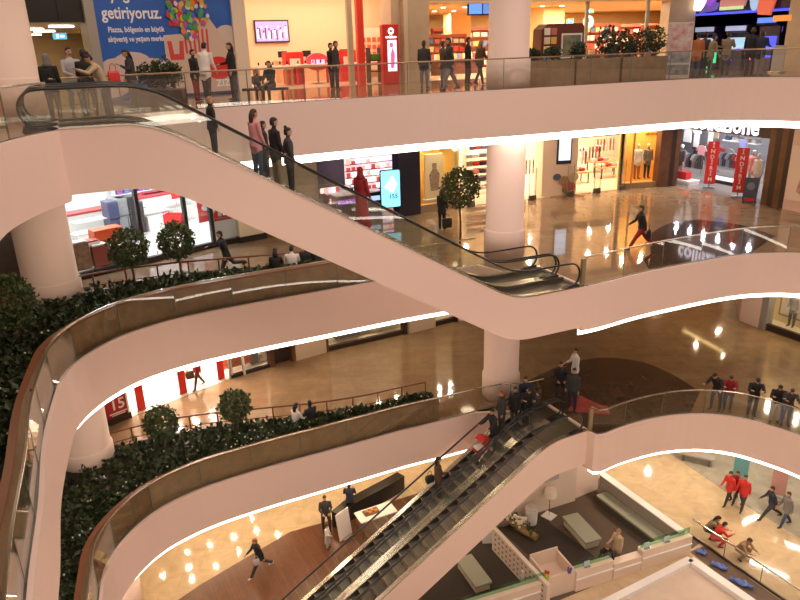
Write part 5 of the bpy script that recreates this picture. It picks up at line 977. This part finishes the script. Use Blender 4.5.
for nm,c,s in (('front_panel',(0,-.6,.5),(w_,.06,1.0)),('back_panel',(0,.6,.55),(w_,.06,1.1)),('side_panel',(-w_/2+.03,0,.5),(.06,1.2,1.0)),('side_panel',(w_/2-.03,0,.5),(.06,1.2,1.0)),('shelf_board',(0,0,.45),(w_-.1,1.15,.04))): q = MB(); q.box(c,s); q.obj(nm,mat('counter_ivory',(.74,.6,.48)),t)
for px,py,m_,l in ((545,571,RED,'small red flower pot on the left counter end'),(571,572,mat('violet_pot',(.12,.08,.3),.4),'small violet pot on the middle counter end'),(553,585,mat('lime_pot',(.45,.55,.05),.4),'lime green card on the left counter end')):
    t = thing('small_pot',l,'pot'); q = MB(); q.lathe([(.07,0),(.09,.12),(.09,.13)],12); q.obj('pot',m_,t); q = MB(); [q.ball((.06*math.cos(k),.06*math.sin(k),.17),.05,6,4) for k in (0,2,4)]; q.obj('blossom',m_,t); a_,b_ = la(px,py,1.05); t.location = L(a_,max(-.08,min(b_,.1)),.94 if 'violet' not in l else .94)
for px,l in ((596,'blue-white leaflet holder behind the middle glass screen'),(645,'blue-white leaflet holder at the left of the corner counter'),(672,'blue-white leaflet holder at the right of the corner counter')):
    t = boxthing('leaflet_holder',l,'holder',[('plate',mat('plate_blue',(.45,.6,.65),.3),[((0,.03,.12),(.25,.03,.24))]),('foot',STEEL,[((0,0,.01),(.25,.14,.02))])]); a_,b_ = la(px,545 if px>620 else 575,1.0); t.location = L(a_,-.06,.94); t.rotation_euler=(0,0,frz)
RW0, RW1 = at(602,474,1.0), at(682,532,1.0)
o = wallrun('wall_lounge_right',[RW0,RW1],0,1.0,.22,mat('lounge_wall',(.36,.33,.27),.6)); o = wallrun('trim_12',[RW0,RW1],1.0,1.05,.34,WHITEP)
rd = (RW1-RW0).normalized(); rn = Vector((rd.y,-rd.x,0)); rz_ = math.atan2(rd.y,rd.x); ll = (RW1-RW0).length
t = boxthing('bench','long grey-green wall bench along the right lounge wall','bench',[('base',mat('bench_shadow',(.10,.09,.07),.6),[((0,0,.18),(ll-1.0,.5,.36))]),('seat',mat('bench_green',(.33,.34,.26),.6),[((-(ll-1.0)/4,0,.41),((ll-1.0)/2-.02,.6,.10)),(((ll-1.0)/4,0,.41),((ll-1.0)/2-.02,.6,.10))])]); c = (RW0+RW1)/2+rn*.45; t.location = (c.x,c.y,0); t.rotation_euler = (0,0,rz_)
post_q = MB(); post_q.box((0,0,1.6),(1.5,.9,3.2)); o = struct(post_q,'column',WHITE); o.location = A0(581,496)+Vector((0,.5,0)); o.rotation_euler = (0,0,frz+.15)
bw0, bw1 = A0(505,522), A0(574,500); o = wallrun('wall_lounge_back',[bw0,bw1],0,2.2,.15,mat('lounge_white',(.74,.62,.50),.5))
t = boxthing('sign_board','pale blue-grey double notice on the white lounge back wall','notice',[('panel',mat('notice_blue',(.38,.42,.45),.4),[((-.38,0,0),(.6,.03,.42)),((.38,0,0),(.6,.03,.42))]),('frame',GREYST,[((0,.02,0),(1.5,.03,.5))])]); p = bw0.lerp(bw1,.52); bd = (bw1-bw0).normalized(); t.location = (p.x+bd.y*.11,p.y-bd.x*.11,1.75); t.rotation_euler = (0,0,math.atan2(bd.y,bd.x))
def bench(label, c4):
    P4 = [at(x,y,.42) for x,y in c4]; c = sum(P4,Vector())/4; e = P4[3]-P4[0]; w = ((P4[1]-P4[0]).length+(P4[2]-P4[3]).length)/2; l = ((P4[3]-P4[0]).length+(P4[2]-P4[1]).length)/2
    t = thing('bench',label,'bench',(c.x,c.y,0),math.atan2(e.y,e.x)); q = MB(); q.rbox((0,0,.40),(l,w,.10),.02); q.obj('seat',mat('bench_green',(.33,.34,.26),.6),t); q = MB(); q.rbox((0,0,.19),(l-.14,w-.12,.30),.02); q.obj('base',mat('bench_base',(.62,.56,.44),.5),t); q = MB(); q.box((0,0,.02),(l-.3,w-.3,.04)); q.obj('plinth',BLACKM,t)
bench('long padded bench in the middle of the brown carpet',((562,517),(576,513),(602,537),(587,545))); bench('long padded bench on the dark carpet under the escalator',((457,561),(468,553),(493,580),(477,589)))
t = thing('floor_lamp','lamp with round pale shade on a square base by the lounge back wall','lamp',A0(549,516)); 
for nm,pr,m_ in (('base',[(.36,0),(.36,.03),(.03,.04)],WHITEP),('pole',[(.02,.04),(.02,1.1)],STEEL),('lamp_shade',[(.30,1.05),(.24,1.38),(.22,1.38)],mat('shade',(.8,.7,.58),.6))): q = MB(); q.lathe(pr,20 if nm!='base' else 4); q.obj(nm,m_,t)
t = thing('waste_bin','white round bin beside the floor lamp','bin',A0(531,523)); q = MB(); q.lathe([(.24,0),(.28,.75),(.27,.78)],20); q.obj('body',WHITEP,t); q = MB(); q.lathe([(.29,.781),(.29,.82),(.15,.86)],20); q.obj('lid',mat('bin_lid',(.6,.55,.5),.4),t)
t = thing('flower_arrangement','fallen log planter with white flowers by the bin','flowers',A0(516,529),R(-50)); q = MB(); q.tube([(-1.1,0,.22),(-.3,.05,.26),(.5,-.03,.24),(1.1,.02,.18)],[.17,.2,.19,.14],10); q.obj('log',mat('log',(.32,.20,.07),.7,noise=.3,scale=6),t,True); q = MB(); random.seed(4); 
for k in range(46): q.ball((random.uniform(-1.1,.5),random.uniform(-.25,.2),random.uniform(.38,.72)),random.uniform(.05,.1),6,4)
q.obj('blossom',PETAL,t)['kind'] = 'stuff'; q = MB(); [leaf_quads(q,(random.uniform(-1.1,1.1),random.uniform(-.25,.25),random.uniform(.3,.5)),.25) for k in range(60)]; q.obj('leaves',LEAFM,t)
pw0, pw1 = at(494,527,1.1), at(549,585,1.1); pd = pw1-pw0; t = thing('partition','white low partition wall with rows of dark red dots','partition',((pw0.x+pw1.x)/2,(pw0.y+pw1.y)/2,0),math.atan2(pd.y,pd.x)); q = MB(); q.box((0,0,.55),(pd.length,.16,1.1)); q.obj('panel',mat('partition_white',(.72,.62,.52),.5),t); q = MB()
for i in range(13):
    for j in range(4): q.box((-pd.length/2+.25+i*(pd.length-.5)/12,-.085,.2+j*.24),(.09,.012,.07))
q.obj('dots',mat('dot_red',(.22,.06,.06),.5),t)
for px,py,l in ((526,578,'small white wall box low on the dotted partition'),(487,537,'white bin standing left of the dotted partition')):
    t = thing('white_box',l,'box',A0(px,py+4)); q = MB(); q.rbox((0,0,.3),(.4,.35,.6),.02); q.obj('body',WHITEP,t); q = MB(); q.rbox((0,0,.62),(.42,.37,.04),.01); q.obj('lid',WHITEP,t)
# pale rink floor with its kerb, in front of the lounge
rk = outline([(520,640),(692,574),(790,640)],Z0); patch(outline([(470,660),(560,612),(680,570),(692,566),(812,640),(812,700)],Z0),.003,mat('rink_pale',(.62,.50,.40),.25,noise=.05,scale=2))
k0, k1, k2 = A0(540,640), A0(690,563), A0(800,640); wallrun('kerb',[k0,k1],0,.22,.3,WHITEP); wallrun('kerb',[k1,k2],0,.22,.35,WHITEP)
# dark planting strip and low glass on the right of the lounge
st0, st1 = A0(602,484), A0(810,640); sd = (st1-st0).normalized(); q = MB(); sn = Vector((sd.y,-sd.x,0))
patch([(p.x,p.y) for p in (at(690,552,0),at(704,546,0),at(810,622,0),at(792,632,0))],.006,mat('strip_brown',(.13,.08,.05),.6)); patch(outline([(600,477),(606,473),(700,543),(692,549)],Z0),.008,mat('strip_brown',(.13,.08,.05)))
g0, g1 = A0(690,536), A0(800,612); balustrade([(g0.x,g0.y),(g1.x,g1.y)],Z0,'low clear glass barrier beside the ground floor walkway',off=0,h=.8,step=1.4)
for k,(px,py) in enumerate(((701,551),(719,565),(741,582))):
    t = thing('blue_bundle',['small blue cloth bundle nearest the lounge corner','blue cloth bundle in the middle of the dark strip','long blue cloth bundle farthest from the lounge'][k],'cloth',A0(px,py+3),R(-40)); q = MB(); random.seed(k); n_ = 12; q.loft([[((-.5+i*.2)*(1+.5*k),.22*math.cos(2*PI*j/n_)*(.6+.4*math.sin(i*2+k)),.06+.16*(1+math.sin(2*PI*j/n_))*(.5+.5*math.cos(i*1.7+j))*.8) for j in range(n_)] for i in range(6)]); q.obj('cloth',mat('cloth_bluebag',(.12,.20,.55),.5),t,True); q = MB(); q.tube([(-.3,0,.2),(0,.05,.32),(.3,0,.2)],.015,5); q.obj('strap',CL['navy'],t); t.scale = (.42,.7,.8)
patch(outline([(668,452),(742,503),(830,556),(900,520),(760,440)],Z0),.003,tile_mat('grey_marble',(.36,.33,.26),(.33,.30,.24),(.28,.25,.2),(1.2,1.2),.12,.5))
for px,py,c1,c2,l in ((738,481,mat('teal_panel',(.15,.42,.45),.4),WHITEP,'teal and white standing sign behind the pair in red'),(776,494,mat('pinkish_panel',(.55,.30,.28),.4),mat('navy_panel',(.06,.09,.2),.4),'pink and navy standing sign behind the walking couple')):
    t = boxthing('standing_sign',l,'sign',[('panel',c1,[((0,0,.95),(.62,.06,1.3))]),('header',c2,[((0,-.01,1.7),(.62,.07,.22))]),('pole',STEEL,[((-.28,.05,.9),(.04,.04,1.8)),((.28,.05,.9),(.04,.04,1.8))]),('base',STEEL,[((0,.05,.02),(.7,.4,.04))])]); t.location = A0(px,py+6); t.rotation_euler = (0,0,R(-25))
t = boxthing('bench','low grey bench far back on the ground floor near the light strip','bench',[('seat',GREYST,[((0,0,.42),(1.6,.5,.08))]),('leg',DSTEEL,[((-.6,0,.19),(.06,.4,.38))]),('leg',DSTEEL,[((.6,0,.19),(.06,.4,.38))])]); t.location = A0(696,462); t.rotation_euler = (0,0,R(-30))
# ------------------------------------------------------------------ the people
CAM = (0,0)
def toward(loc, deg=0): return face(loc, CAM)+R(deg)      # deg 0: looks at the camera; positive turns to the viewer's right
def who(px, py, z, label, turn, pose='stand', top='black', bottom='charcoal', hair='black', style='short', **k):
    loc = at(px,py,z); return person(label, loc, toward(loc,turn), pose, top, bottom, hair, style, **k), loc
def whoY(px, Y, z, label, turn, pose='stand', top='black', bottom='charcoal', hair='black', style='short', **k):
    loc = along(px,z+1.0,Y); loc.z = z; return person(label, loc, toward(loc,turn), pose, top, bottom, hair, style, **k), loc
def bag(label, loc, m, w=.34, h=.3, rz=0, name='handbag'):
    t = thing(name,label,'bag',loc,rz); q = MB(); q.loft([[(x*w/2*s,y*.07*s2,zz) for x,y in ((-1,-1),(1,-1),(1,1),(-1,1))] for s,s2,zz in ((.9,1,-h),(1,1.3,-h*.6),(1,1,-.05),(.85,.6,0))]); q.obj('body',m,t)
    q = MB(); q.tube([(-w*.3,0,-.02),(-w*.25,0,.12),(0,0,.18),(w*.25,0,.12),(w*.3,0,-.02)],.012,6); q.obj('strap',m,t); return t
def hand(o, i=0):
    """where a figure's hand is, in the scene"""
    return None
# top gallery, left of the upper escalator head
whoY(50,17.9,Z3,'person in a black coat and grey hood behind the upper escalator head',150,'stand','black','charcoal','grey','hood',h=1.60)
whoY(73,19.6,Z3,'man in a pale grey jacket facing the escalator head',25,'clasp','lightgrey','denim','black','short',h=1.74)
whoY(87,19.2,Z3,'person in black seen from behind beside the pale-jacketed man',160,'hold','black','charcoal','black','short',h=1.68)
o,l = whoY(104,18.4,Z3,'woman in a beige top leaning with a red bag on her back',-80,'rail','beige','denim','black','bun',h=1.62)
t = bag('bright red bag on the back of the woman in beige', l+Vector((.24,.05,1.2)), RED, .26,.40,.6,'shoulder_bag')
whoY(131,21.8,Z3,'long-haired woman in a dark jacket in front of the blue hoarding',-70,'phone','charcoal','charcoal','black','long',h=1.66)
whoY(160,25.6,Z3,'person in black half behind the potted plant',-40,'slump','black','black','black','long',h=1.72)
whoY(194,24.6,Z3,'person in black left of the white-shirted man',60,'stand','black','darkred','black','short',h=1.6)
whoY(205,24.0,Z3,'man in a white shirt seen from behind by the red oval',145,'reach','white','charcoal','black','short',h=1.80)
whoY(232,24.4,Z3,'dark-haired woman in black facing the white-shirted man',-75,'hold','black','charcoal','black','long',h=1.76)
o = whoY(256,24.0,Z3,'seated child in dark clothes, left of two before the phone shop',10,'sit','charcoal','navy','brown','short',h=1.25)[1]; o2 = whoY(270,23.8,Z3,'seated dark-haired child in black, right of two before the phone shop',-30,'sit','black','charcoal','black','long',h=1.55)[1]
b_ = (o+o2)/2; t = boxthing('bench','low dark bench under the two seated children','bench',[('seat',BROWND,[((0,.05,.36),(1.5,.45,.08))]),('leg',DSTEEL,[((-.55,.05,.16),(.08,.4,.32))]),('leg',DSTEEL,[((.55,.05,.16),(.08,.4,.32))])]); t.location = (b_.x,b_.y+.1,Z3); t.rotation_euler = (0,0,R(10))
whoY(331,29.4,Z3,'person in black close behind the other standing in the phone shop',60,'stand','black','navy','black','short',h=1.68); whoY(336,28.8,Z3,'person in a long dark jacket standing before the phone tables',75,'stand','charcoal','navy','brown','short',h=1.74)
whoY(424,27.5,Z3,'person in a dark top and grey trousers before the stone pillar',160,'stand','charcoal','grey','brown','short',h=1.66)
whoY(443,29.0,Z3,'person in brown partly hidden by the man walking to the books',120,'stand','brown','grey','brown','short',h=1.62); whoY(450,26.0,Z3,'man in a dark jacket and grey trousers striding past the book shop',-75,'walk','charcoal','grey','black','short',h=1.76)
whoY(468,30.0,Z3,'person in black standing at the book shop entrance',100,'weight','black','charcoal','black','short',h=1.74); whoY(480,29.0,Z3,'long-haired person in a dark brown coat beside the round column',130,'walk','brown','charcoal','fair','long',h=1.66)
whoY(613,29.6,Z3,'dark figure standing left behind the shrubs',150,'stand','charcoal','charcoal','black','short',h=1.6); whoY(630,29.9,Z3,'dark figure standing right behind the shrubs',170,'stand','black','black','black','short',h=1.6)
whoY(697,29.2,Z3,'person in a rust orange top at the left of the arcade',165,'stand','orange','denim','black','short',h=1.66); whoY(704,30.2,Z3,'person in dark clothes next to the rust orange top',150,'stand','charcoal','charcoal','black','short',h=1.68)
whoY(711,29.4,Z3,'person in a grey-green coat leaning to the left machine',120,'reach','khaki','charcoal','black','short',h=1.58); whoY(727,29.8,Z3,'person in olive-black watching the middle machine',160,'fold','khaki','black','black','short',h=1.66)
whoY(751,29.6,Z3,'tall person in black left of the tall blue machine',170,'stand','black','navy','brown','short',h=1.78); whoY(761,29.2,Z3,'person in a dark blue top before the tall blue machine',150,'hold','navy','grey','brown','short',h=1.70)
for k,(px,Y,r,h,l) in enumerate(((148,23.2,.38,.75,'leafy dark plant in a box left of the person in black'),(162,22.8,.36,.9,'tall grassy plant in a box before the blue hoarding'),(172,22.6,.33,.75,'leafy plant in a box right of the grassy one'))):
    p = along(px,Z3+.9,Y); p.z = Z3; t = boxthing('plant_box',['dark square plant box, left of three before the hoarding','dark square plant box, middle of three before the hoarding','dark square plant box, right of three before the hoarding'][k],'planter',[('box',BROWND,[((0,0,.25),(.62,.5,.5))]),('rim',DSTEEL,[((0,0,.515),(.66,.54,.03))])],'dark plant boxes by the hoarding'); t.location = p; bush(l,p+Vector((0,0,.53)),r,h,seed=40+k,n=380)
def kid_blob(): pass
# riders on the upper escalator
def rider(k, px, label, turn, o=HW/2, pose='stand', top='black', bottom='charcoal', hair='black', style='short', **kw):
    p = esc_at_px(k, px, o); p.z += .015; base = math.atan2(uA.y,uA.x)-PI/2 if k[0]=='A' else math.atan2(-uB.y,-uB.x)-PI/2
    return person(label, p, base+R(turn), pose, top, bottom, hair, style, **kw), p
rider('A0',211,'fair-haired child in a dark jacket highest on the upper escalator',0,pose='stand',top='black',bottom='charcoal',hair='fair',h=1.40)
rider('A0',255,'curly-haired person in a pink top and jeans on the upper escalator',20,top='pink',bottom='denim',hair='brown',style='long',h=1.66); rider('A1',264,'person in dark clothes half hidden behind the pink top',0,top='charcoal',bottom='charcoal',hair='black',h=1.55)
rider('A0',275,'man in a black jacket between the pink top and the hair bun',10,top='black',bottom='khaki',hair='black',h=1.72); rider('A0',289,'woman in black with a high hair bun on the upper escalator',-10,top='charcoal',bottom='black',hair='black',style='bun',h=1.66)
rider('A0',361,'woman in a long dark red robe and headscarf on the upper escalator',30,top='darkred',bottom='darkred',hair='darkred',style='scarf',skirt=2,h=1.66)
# second gallery
o,l = who(640,250,Z2,'man in black walking with a black bag on the second gallery',-75,'stride','black','darkred','brown','short',h=1.80); bag('black bag carried by the man walking on the second gallery', l+Vector((.30,.05,.82)), BLACKM,.36,.36,1.2)
o,l = who(442,229,Z2,'woman in black standing left of the tall ball tree',150,'stand','black','black','black','long',h=1.70,coat=.25); bag('black shopping bag low beside the woman in black', l+Vector((.20,-.15,.52)), BLACKM,.42,.42,.3)
who(229,279,Z2,'man in black striding left with an arm stretched out',-80,'run','black','charcoal','black','short',h=1.76)
def ledge(label, pts, z):
    a, b = pts; c = (a+b)/2; d = b-a; t = thing('bench',label,'bench',(c.x,c.y,z),math.atan2(d.y,d.x)); q = MB(); q.rbox((0,0,.40),(d.length,.42,.08),.02); q.obj('seat',BROWN,t)
    for x in (-d.length/2+.15,d.length/2-.15): q = MB(); q.box((x,0,.18),(.08,.36,.36)); q.obj('leg',BROWND,t)
sit2 = [(278,287,'long-haired woman in black seated leftmost of four behind the upper planter','black','black','long'),(294,284,'person in a white top seated second of four behind the upper planter','white','black','short'),(308,282,'person in black seated third of four behind the upper planter','black','black','short'),(319,280,'person in charcoal seated rightmost of four behind the upper planter','charcoal','brown','short')]
L_ = [who(px,py,Z2,lb,170,'sit',tp_,'charcoal',hr,st_,h=1.70)[1] for px,py,lb,tp_,hr,st_ in sit2]; ledge('long brown bench under the four seated people on the second gallery',(L_[0]-Vector((.4,.15,0)),L_[-1]+Vector((.4,.15,0))),Z2)
# first gallery
sit1 = [(297,437,'dark-haired woman in a white top seated beside the man in black','white','black','long',130),(313,434,'man in black seated beside the woman in white','black','black','short',-150)]
L_ = [who(px,py,Z1,lb,tn,'sit',tp_,'charcoal',hr,st_,h=1.74)[1] for px,py,lb,tp_,hr,st_,tn in sit1]; ledge('brown bench under the couple on the first gallery',(L_[0]-Vector((.45,.2,0)),L_[1]+Vector((.45,.2,0))),Z1)
o,l = who(199,388,Z1,'person in dark red walking out of the bright white shop',-60,'walk','darkred','brown','black','short',h=1.72); bag('brown bag carried by the person in dark red', l+Vector((-.25,-.2,.9)), CL['brown'],.36,.34,.4)
who(574,388,Z1,'man in a white shirt standing alone behind the lower escalator landing',-60,'hold','white','denim','black','short',h=1.74)
who(559,402,Z1,'man in black, left of two at the lower escalator landing',10,'clasp','black','charcoal','black','short',h=1.72); who(572,410,Z1,'man in a dark jacket and pale shirt, right of two at the landing',-20,'stand','charcoal','navy','black','short',h=1.76)
for px,py,lb,ps,tp_,bt,hr,tn,h in ((716,416,'person in black leaning wide, leftmost on the glass rail','railwide','black','navy','black',-25,1.74),(734,424,'person in dark red leaning second from left on the glass rail','rail','darkred','navy','brown',0,1.66),(753,429,'person in black leaning in the middle of five on the glass rail','rail','black','charcoal','black',8,1.74),(769,434,'person in black with pale trousers leaning fourth on the glass rail','rail','black','lightgrey','black',5,1.70),(785,441,'person in charcoal and jeans leaning rightmost on the glass rail','rail','charcoal','blue','brown',10,1.68)):
    k = min(range(len(L1R)), key=lambda i: abs(proj((L1R[i][0],L1R[i][1],Z1+.9))[0]-px)); n_ = normal(L1R,k); loc = Vector((L1R[k][0]+n_[0]*.58, L1R[k][1]+n_[1]*.58, Z1))
    person(lb, loc, toward(loc,tn), ps, tp_, bt, hr, 'short', h=h)
# top of the lower escalator
def riderB(k, s, o, label, turn, **kw):
    p = on_esc(k, s, o); p.z += .03; kw.setdefault('h',1.72); return person(label, p, math.atan2(-uB.y,-uB.x)-PI/2+R(turn), **kw), p
riderB('B1',2.95,.80,'person in black nearest the red pushchair on the lower escalator',10,pose='push',top='black',bottom='charcoal')
riderB('B1',2.35,.42,'fair-faced woman in a brown-black coat behind the pushchair',-10,pose='stand',top='charcoal',bottom='charcoal',hair='ginger',style='long')
riderB('B1',1.5,.85,'person in black bending at the top of the lower escalator',60,pose='rail',top='black',bottom='black')
riderB('B1',1.3,.35,'man in a dark blue jacket at the top of the lower escalator',80,pose='reach',top='navy',bottom='navy',hair='brown')
riderB('B1',1.9,.62,'person in black in the middle of the group at the escalator top',20,pose='stand',top='black',bottom='charcoal',h=1.66)
o,p = riderB('B1',5.3,.72,'long-haired woman in a brown coat riding alone down the lower escalator',170,pose='hold',top='brown',bottom='charcoal',hair='black',style='long',h=1.68)
bag('black bag of the woman riding alone on the lower escalator', p+Vector((-.30,.05,.95)), BLACKM,.3,.3,.5)
p = on_esc('B1',3.5,.80); t = thing('pushchair','red and white pushchair at the top of the lower escalator','pushchair',p+Vector((0,0,.06)),math.atan2(-uB.y,-uB.x)-PI/2)
for x in (-.2,.2):
    for y in (-.28,.3): q = MB(); q.tube([(x-.02,y,.09),(x+.02,y,.09)],.085,12); q.obj('wheel',BLACK,t)
    q = MB(); q.tube([(x,.3,.09),(x,-.1,.5),(x,-.45,1.0)],.014,6); q.tube([(x,-.28,.09),(x,.1,.55)],.014,6); q.obj('frame',STEEL,t)
q = MB(); q.tube([(-.2,-.45,1.0),(.2,-.45,1.0)],.018,6); q.obj('handle',BLACK,t); q = MB(); q.loft([[(-.17,-.22,.42),(.17,-.22,.42),(.17,.25,.38),(-.17,.25,.38)],[(-.19,-.24,.55),(.19,-.24,.55),(.19,.28,.50),(-.19,.28,.50)]]); q.box((0,-.25,.68),(.36,.06,.42),rx=.3); q.obj('seat',RED,t)
q = MB(); q.tube([(-.19,-.16,.92),(-.19,.08,.98)],.01,5); q.loft([[(x,y,z) for x in (-.2,.2)]+[(x,y,z-.02) for x in (.2,-.2)] for y,z in ((-.32,.82),(-.2,.98),(0,1.03),(.15,.92))]); q.obj('hood',CL['red'],t); q = MB(); q.rbox((0,.1,.6),(.32,.34,.10),.03); q.obj('blanket',CL['white'],t)
# ground floor
o,l = who(261,573,Z0,'man in black with a red cap striding left on the wooden floor',-70,'stride','black','charcoal','ginger','short',h=1.78,shoe=SHOEW); bag('small white bag carried by the striding man in black', l+Vector((-.05,-.30,.92)), CL['lightgrey'],.24,.24,.4)
who(327,531,Z0,'balding man in a dark jacket and white shirt with folded hands',5,'clasp','charcoal','charcoal','brown','short',h=1.76); who(351,517,Z0,'man in a striped dark pullover seen from behind',175,'fold','navy','black','black','short',h=1.74)
who(328,548,Z0,'child in a pale patterned dress near the man with folded hands',60,'hold','white','lightgrey','brown','long',h=1.15,skirt=1)
who(727,504,Z0,'person in a red jacket walking leftmost of the three in red',-40,'walk','red','charcoal','brown','short',h=1.70); who(734,502,Z0,'person in a dark red jacket in the middle of the three in red',-30,'walk','darkred','charcoal','brown','short',h=1.62); who(741,509,Z0,'person in a bright red jacket rightmost of the three in red',-20,'walk','red','charcoal','brown','short',h=1.76)
o,l = who(769,519,Z0,'person in navy walking with the grey-jacketed companion',-60,'stride','navy','charcoal','black','short',h=1.72); who(784,526,Z0,'person in a grey jacket and jeans walking rightmost on the ground floor',-50,'walk','grey','denim','brown','short',h=1.70)
o,l1_ = who(706,536,Z0,'person in brown crouching beside the red-coated figure',90,'squat','khaki','charcoal','black','long'); o,l2_ = who(713,545,Z0,'person in a bright red coat crouching by the glass barrier',120,'squat','red','red','black','short'); o,l3_ = who(738,556,Z0,'person in a tan coat crouching alone by the glass barrier',60,'squat','tan','tan','brown','short')
l = at(628,540,1.58); l = Vector((l.x,l.y,0))+fn*.55; person('person in a beige top standing behind the low counter section', l, toward(l,-40), 'hold','beige','khaki','fair','short',h=1.64)
l = at(616,555,1.15); l = Vector((l.x,l.y,0))+fn*.75; person('ginger-haired person in black seated behind the low counter section', l, toward(l,30), 'slump','black','black','ginger','short',h=1.66)
t = boxthing('stool','dark stool under the ginger-haired person in the lounge','stool',[('seat',BLACKM,[((0,0,.40),(.38,.38,.06))]),('leg',STEEL,[((-.14,0,.18),(.03,.3,.36))]),('leg',STEEL,[((.14,0,.18),(.03,.3,.36))])]); t.location = l
# ------------------------------------------------------------------ lights and render look
w = bpy.data.worlds.new('world'); sc.world = w; w.use_nodes = True
w.node_tree.nodes['Background'].inputs['Color'].default_value = (1,.78,.64,1); w.node_tree.nodes['Background'].inputs['Strength'].default_value = .27
WARM = (1,.76,.5)
def inside(p, poly):
    x, y = p[0], p[1]; c = False
    for i in range(len(poly)):
        a, b = poly[i], poly[i-1]
        if (a[1] > y) != (b[1] > y) and x < (b[0]-a[0])*(y-a[1])/(b[1]-a[1])+a[0]: c = not c
    return c
front = W + WR[1:]
def corridor(lv):
    ring = RING[lv]; A = np.array(ring); fr = np.array(resample(front, .5)); out = []
    for i in range(-8, 12):
        for j in range(-2, 12):
            p = (i*2.5*.9-j*2.5*.43+2, 18+j*2.5*.9+i*2.5*.43)
            if inside(p, ring): continue
            d = np.hypot(A[:,0]-p[0], A[:,1]-p[1]).min(); e = np.hypot(fr[:,0]-p[0], fr[:,1]-p[1]).min()
            if min(math.hypot(p[0]-4,p[1]-25.55), math.hypot(p[0]+10.9,p[1]-20.9)) < 2.6: continue
            if d < 1.0 or e < 1.0 or not (-14 < p[0] < 21 and p[1] > 13): continue
            k = fr[np.hypot(fr[:,0]-p[0], fr[:,1]-p[1]).argmin()]
            if math.hypot(*p) > math.hypot(*k): continue
            out.append(p)
    return out
for lv, z, e in ((1, Z1-FT, 50), (2, Z2-FT, 15), (3, Z3-FT, 15), (3, Z3+4.4, 18)):
    for p in corridor(lv):
        if z < Z1 and p[0] > 5 or lv == 2 and p[0] > 3.5: continue
        area((p[0],p[1],z-.03), .7, e*.8, WARM)
for px, py, a in ((747,522,.45),(768,570,-.75),(795,548,-.7),(648,472,.2)):   # tube lamps under the first gallery, right side
    p = at(px,py,-4.5); area((p.x,p.y,4.45), 1.7 if px > 700 else .25, 60, (1,.9,.78), (0,0,a), 'RECTANGLE', size_y=.14 if px > 700 else .25)
for x, y in ((11,27),(15,22.5),(10,31),(15,28)): area((x,y,4.45), .5, 120, (1,.8,.58))
GLINT = {Z0: [(163,575),(187,552),(189,567),(192,579),(210,545),(216,566),(234,537),(239,552),(252,518),(257,531),(278,535)],
  Z1: [(466,339),(470,338),(442,372),(470,366),(435,347),(402,368),(717,331),(721,330),(696,345),(724,356),(731,359),(133,428),(134,439),(202,402),(206,422),(171,428)],
  Z2: [(600,205),(609,196),(604,229),(611,227),(602,244),(619,242),(635,236),(677,241),(693,237),(711,242),(715,251),(730,249),(736,255),(720,225),(582,232),(590,231),(595,246),(585,247),(569,241),(576,209),(530,217),(529,228)]}
for zf, l in GLINT.items():      # the small bright downlights whose reflections stand in the polished floors
    for px, py in l:
        p = at(px,py,zf-4.5); area((p.x,p.y,zf+4.5), .17, 34 if zf != Z1 else 42, WARM)
for (x0,y0),(x1,y1),zm in (((683,330),(735,358),1.6),((436,366),(482,353),2.3)):   # warm cove lights along the first gallery ceiling
    a, b = at(x0,y0,zm), at(x1,y1,zm); m_ = (a+b)/2; area((m_.x,m_.y,12-zm), (b-a).length, 26, (1,.66,.25), (0,0,math.atan2(b.y-a.y,b.x-a.x)), 'RECTANGLE', size_y=.22)
for x, y in ((15.5,46.5),(18.5,47),(20,52)): area((x,y,10.45), .6, 420, WARM)  # added lamps, out of view down the passage, to brighten the first gallery floor
area((17.2,29.5,10.45), .3, 70, WARM)  # one more unseen lamp added for the same floor, by the wall corner
# unseen lamps added high over the void to light the fascias
for x, y in ((-2,6),(6,7),(12,12),(-3,13),(5,16),(11,19)):
    area((x,y,29), 2.0, 400, (1,.76,.66), shape='SQUARE')
for x, y, z, e in ((2,-3,16.2,260),(8,-2.5,16.2,260),(3,-3,10.2,260),(10,-1.5,10.2,200)):   # unseen lamps added on the near side, aimed to brighten the lower fascias
    area((x,y,z), .5, e, (1,.78,.62), (R(72),0,R(10)))
sc.view_settings.view_transform = 'Standard'; sc.view_settings.look = 'None'; sc.view_settings.gamma = 1; sc.view_settings.exposure = .06; sc.view_settings.use_curve_mapping = False
sc.cycles.use_denoising = True; sc.cycles.max_bounces = 8; sc.cycles.transparent_max_bounces = 16; sc.cycles.sample_clamp_indirect = 4; sc.cycles.caustics_reflective = False; sc.cycles.caustics_refractive = False
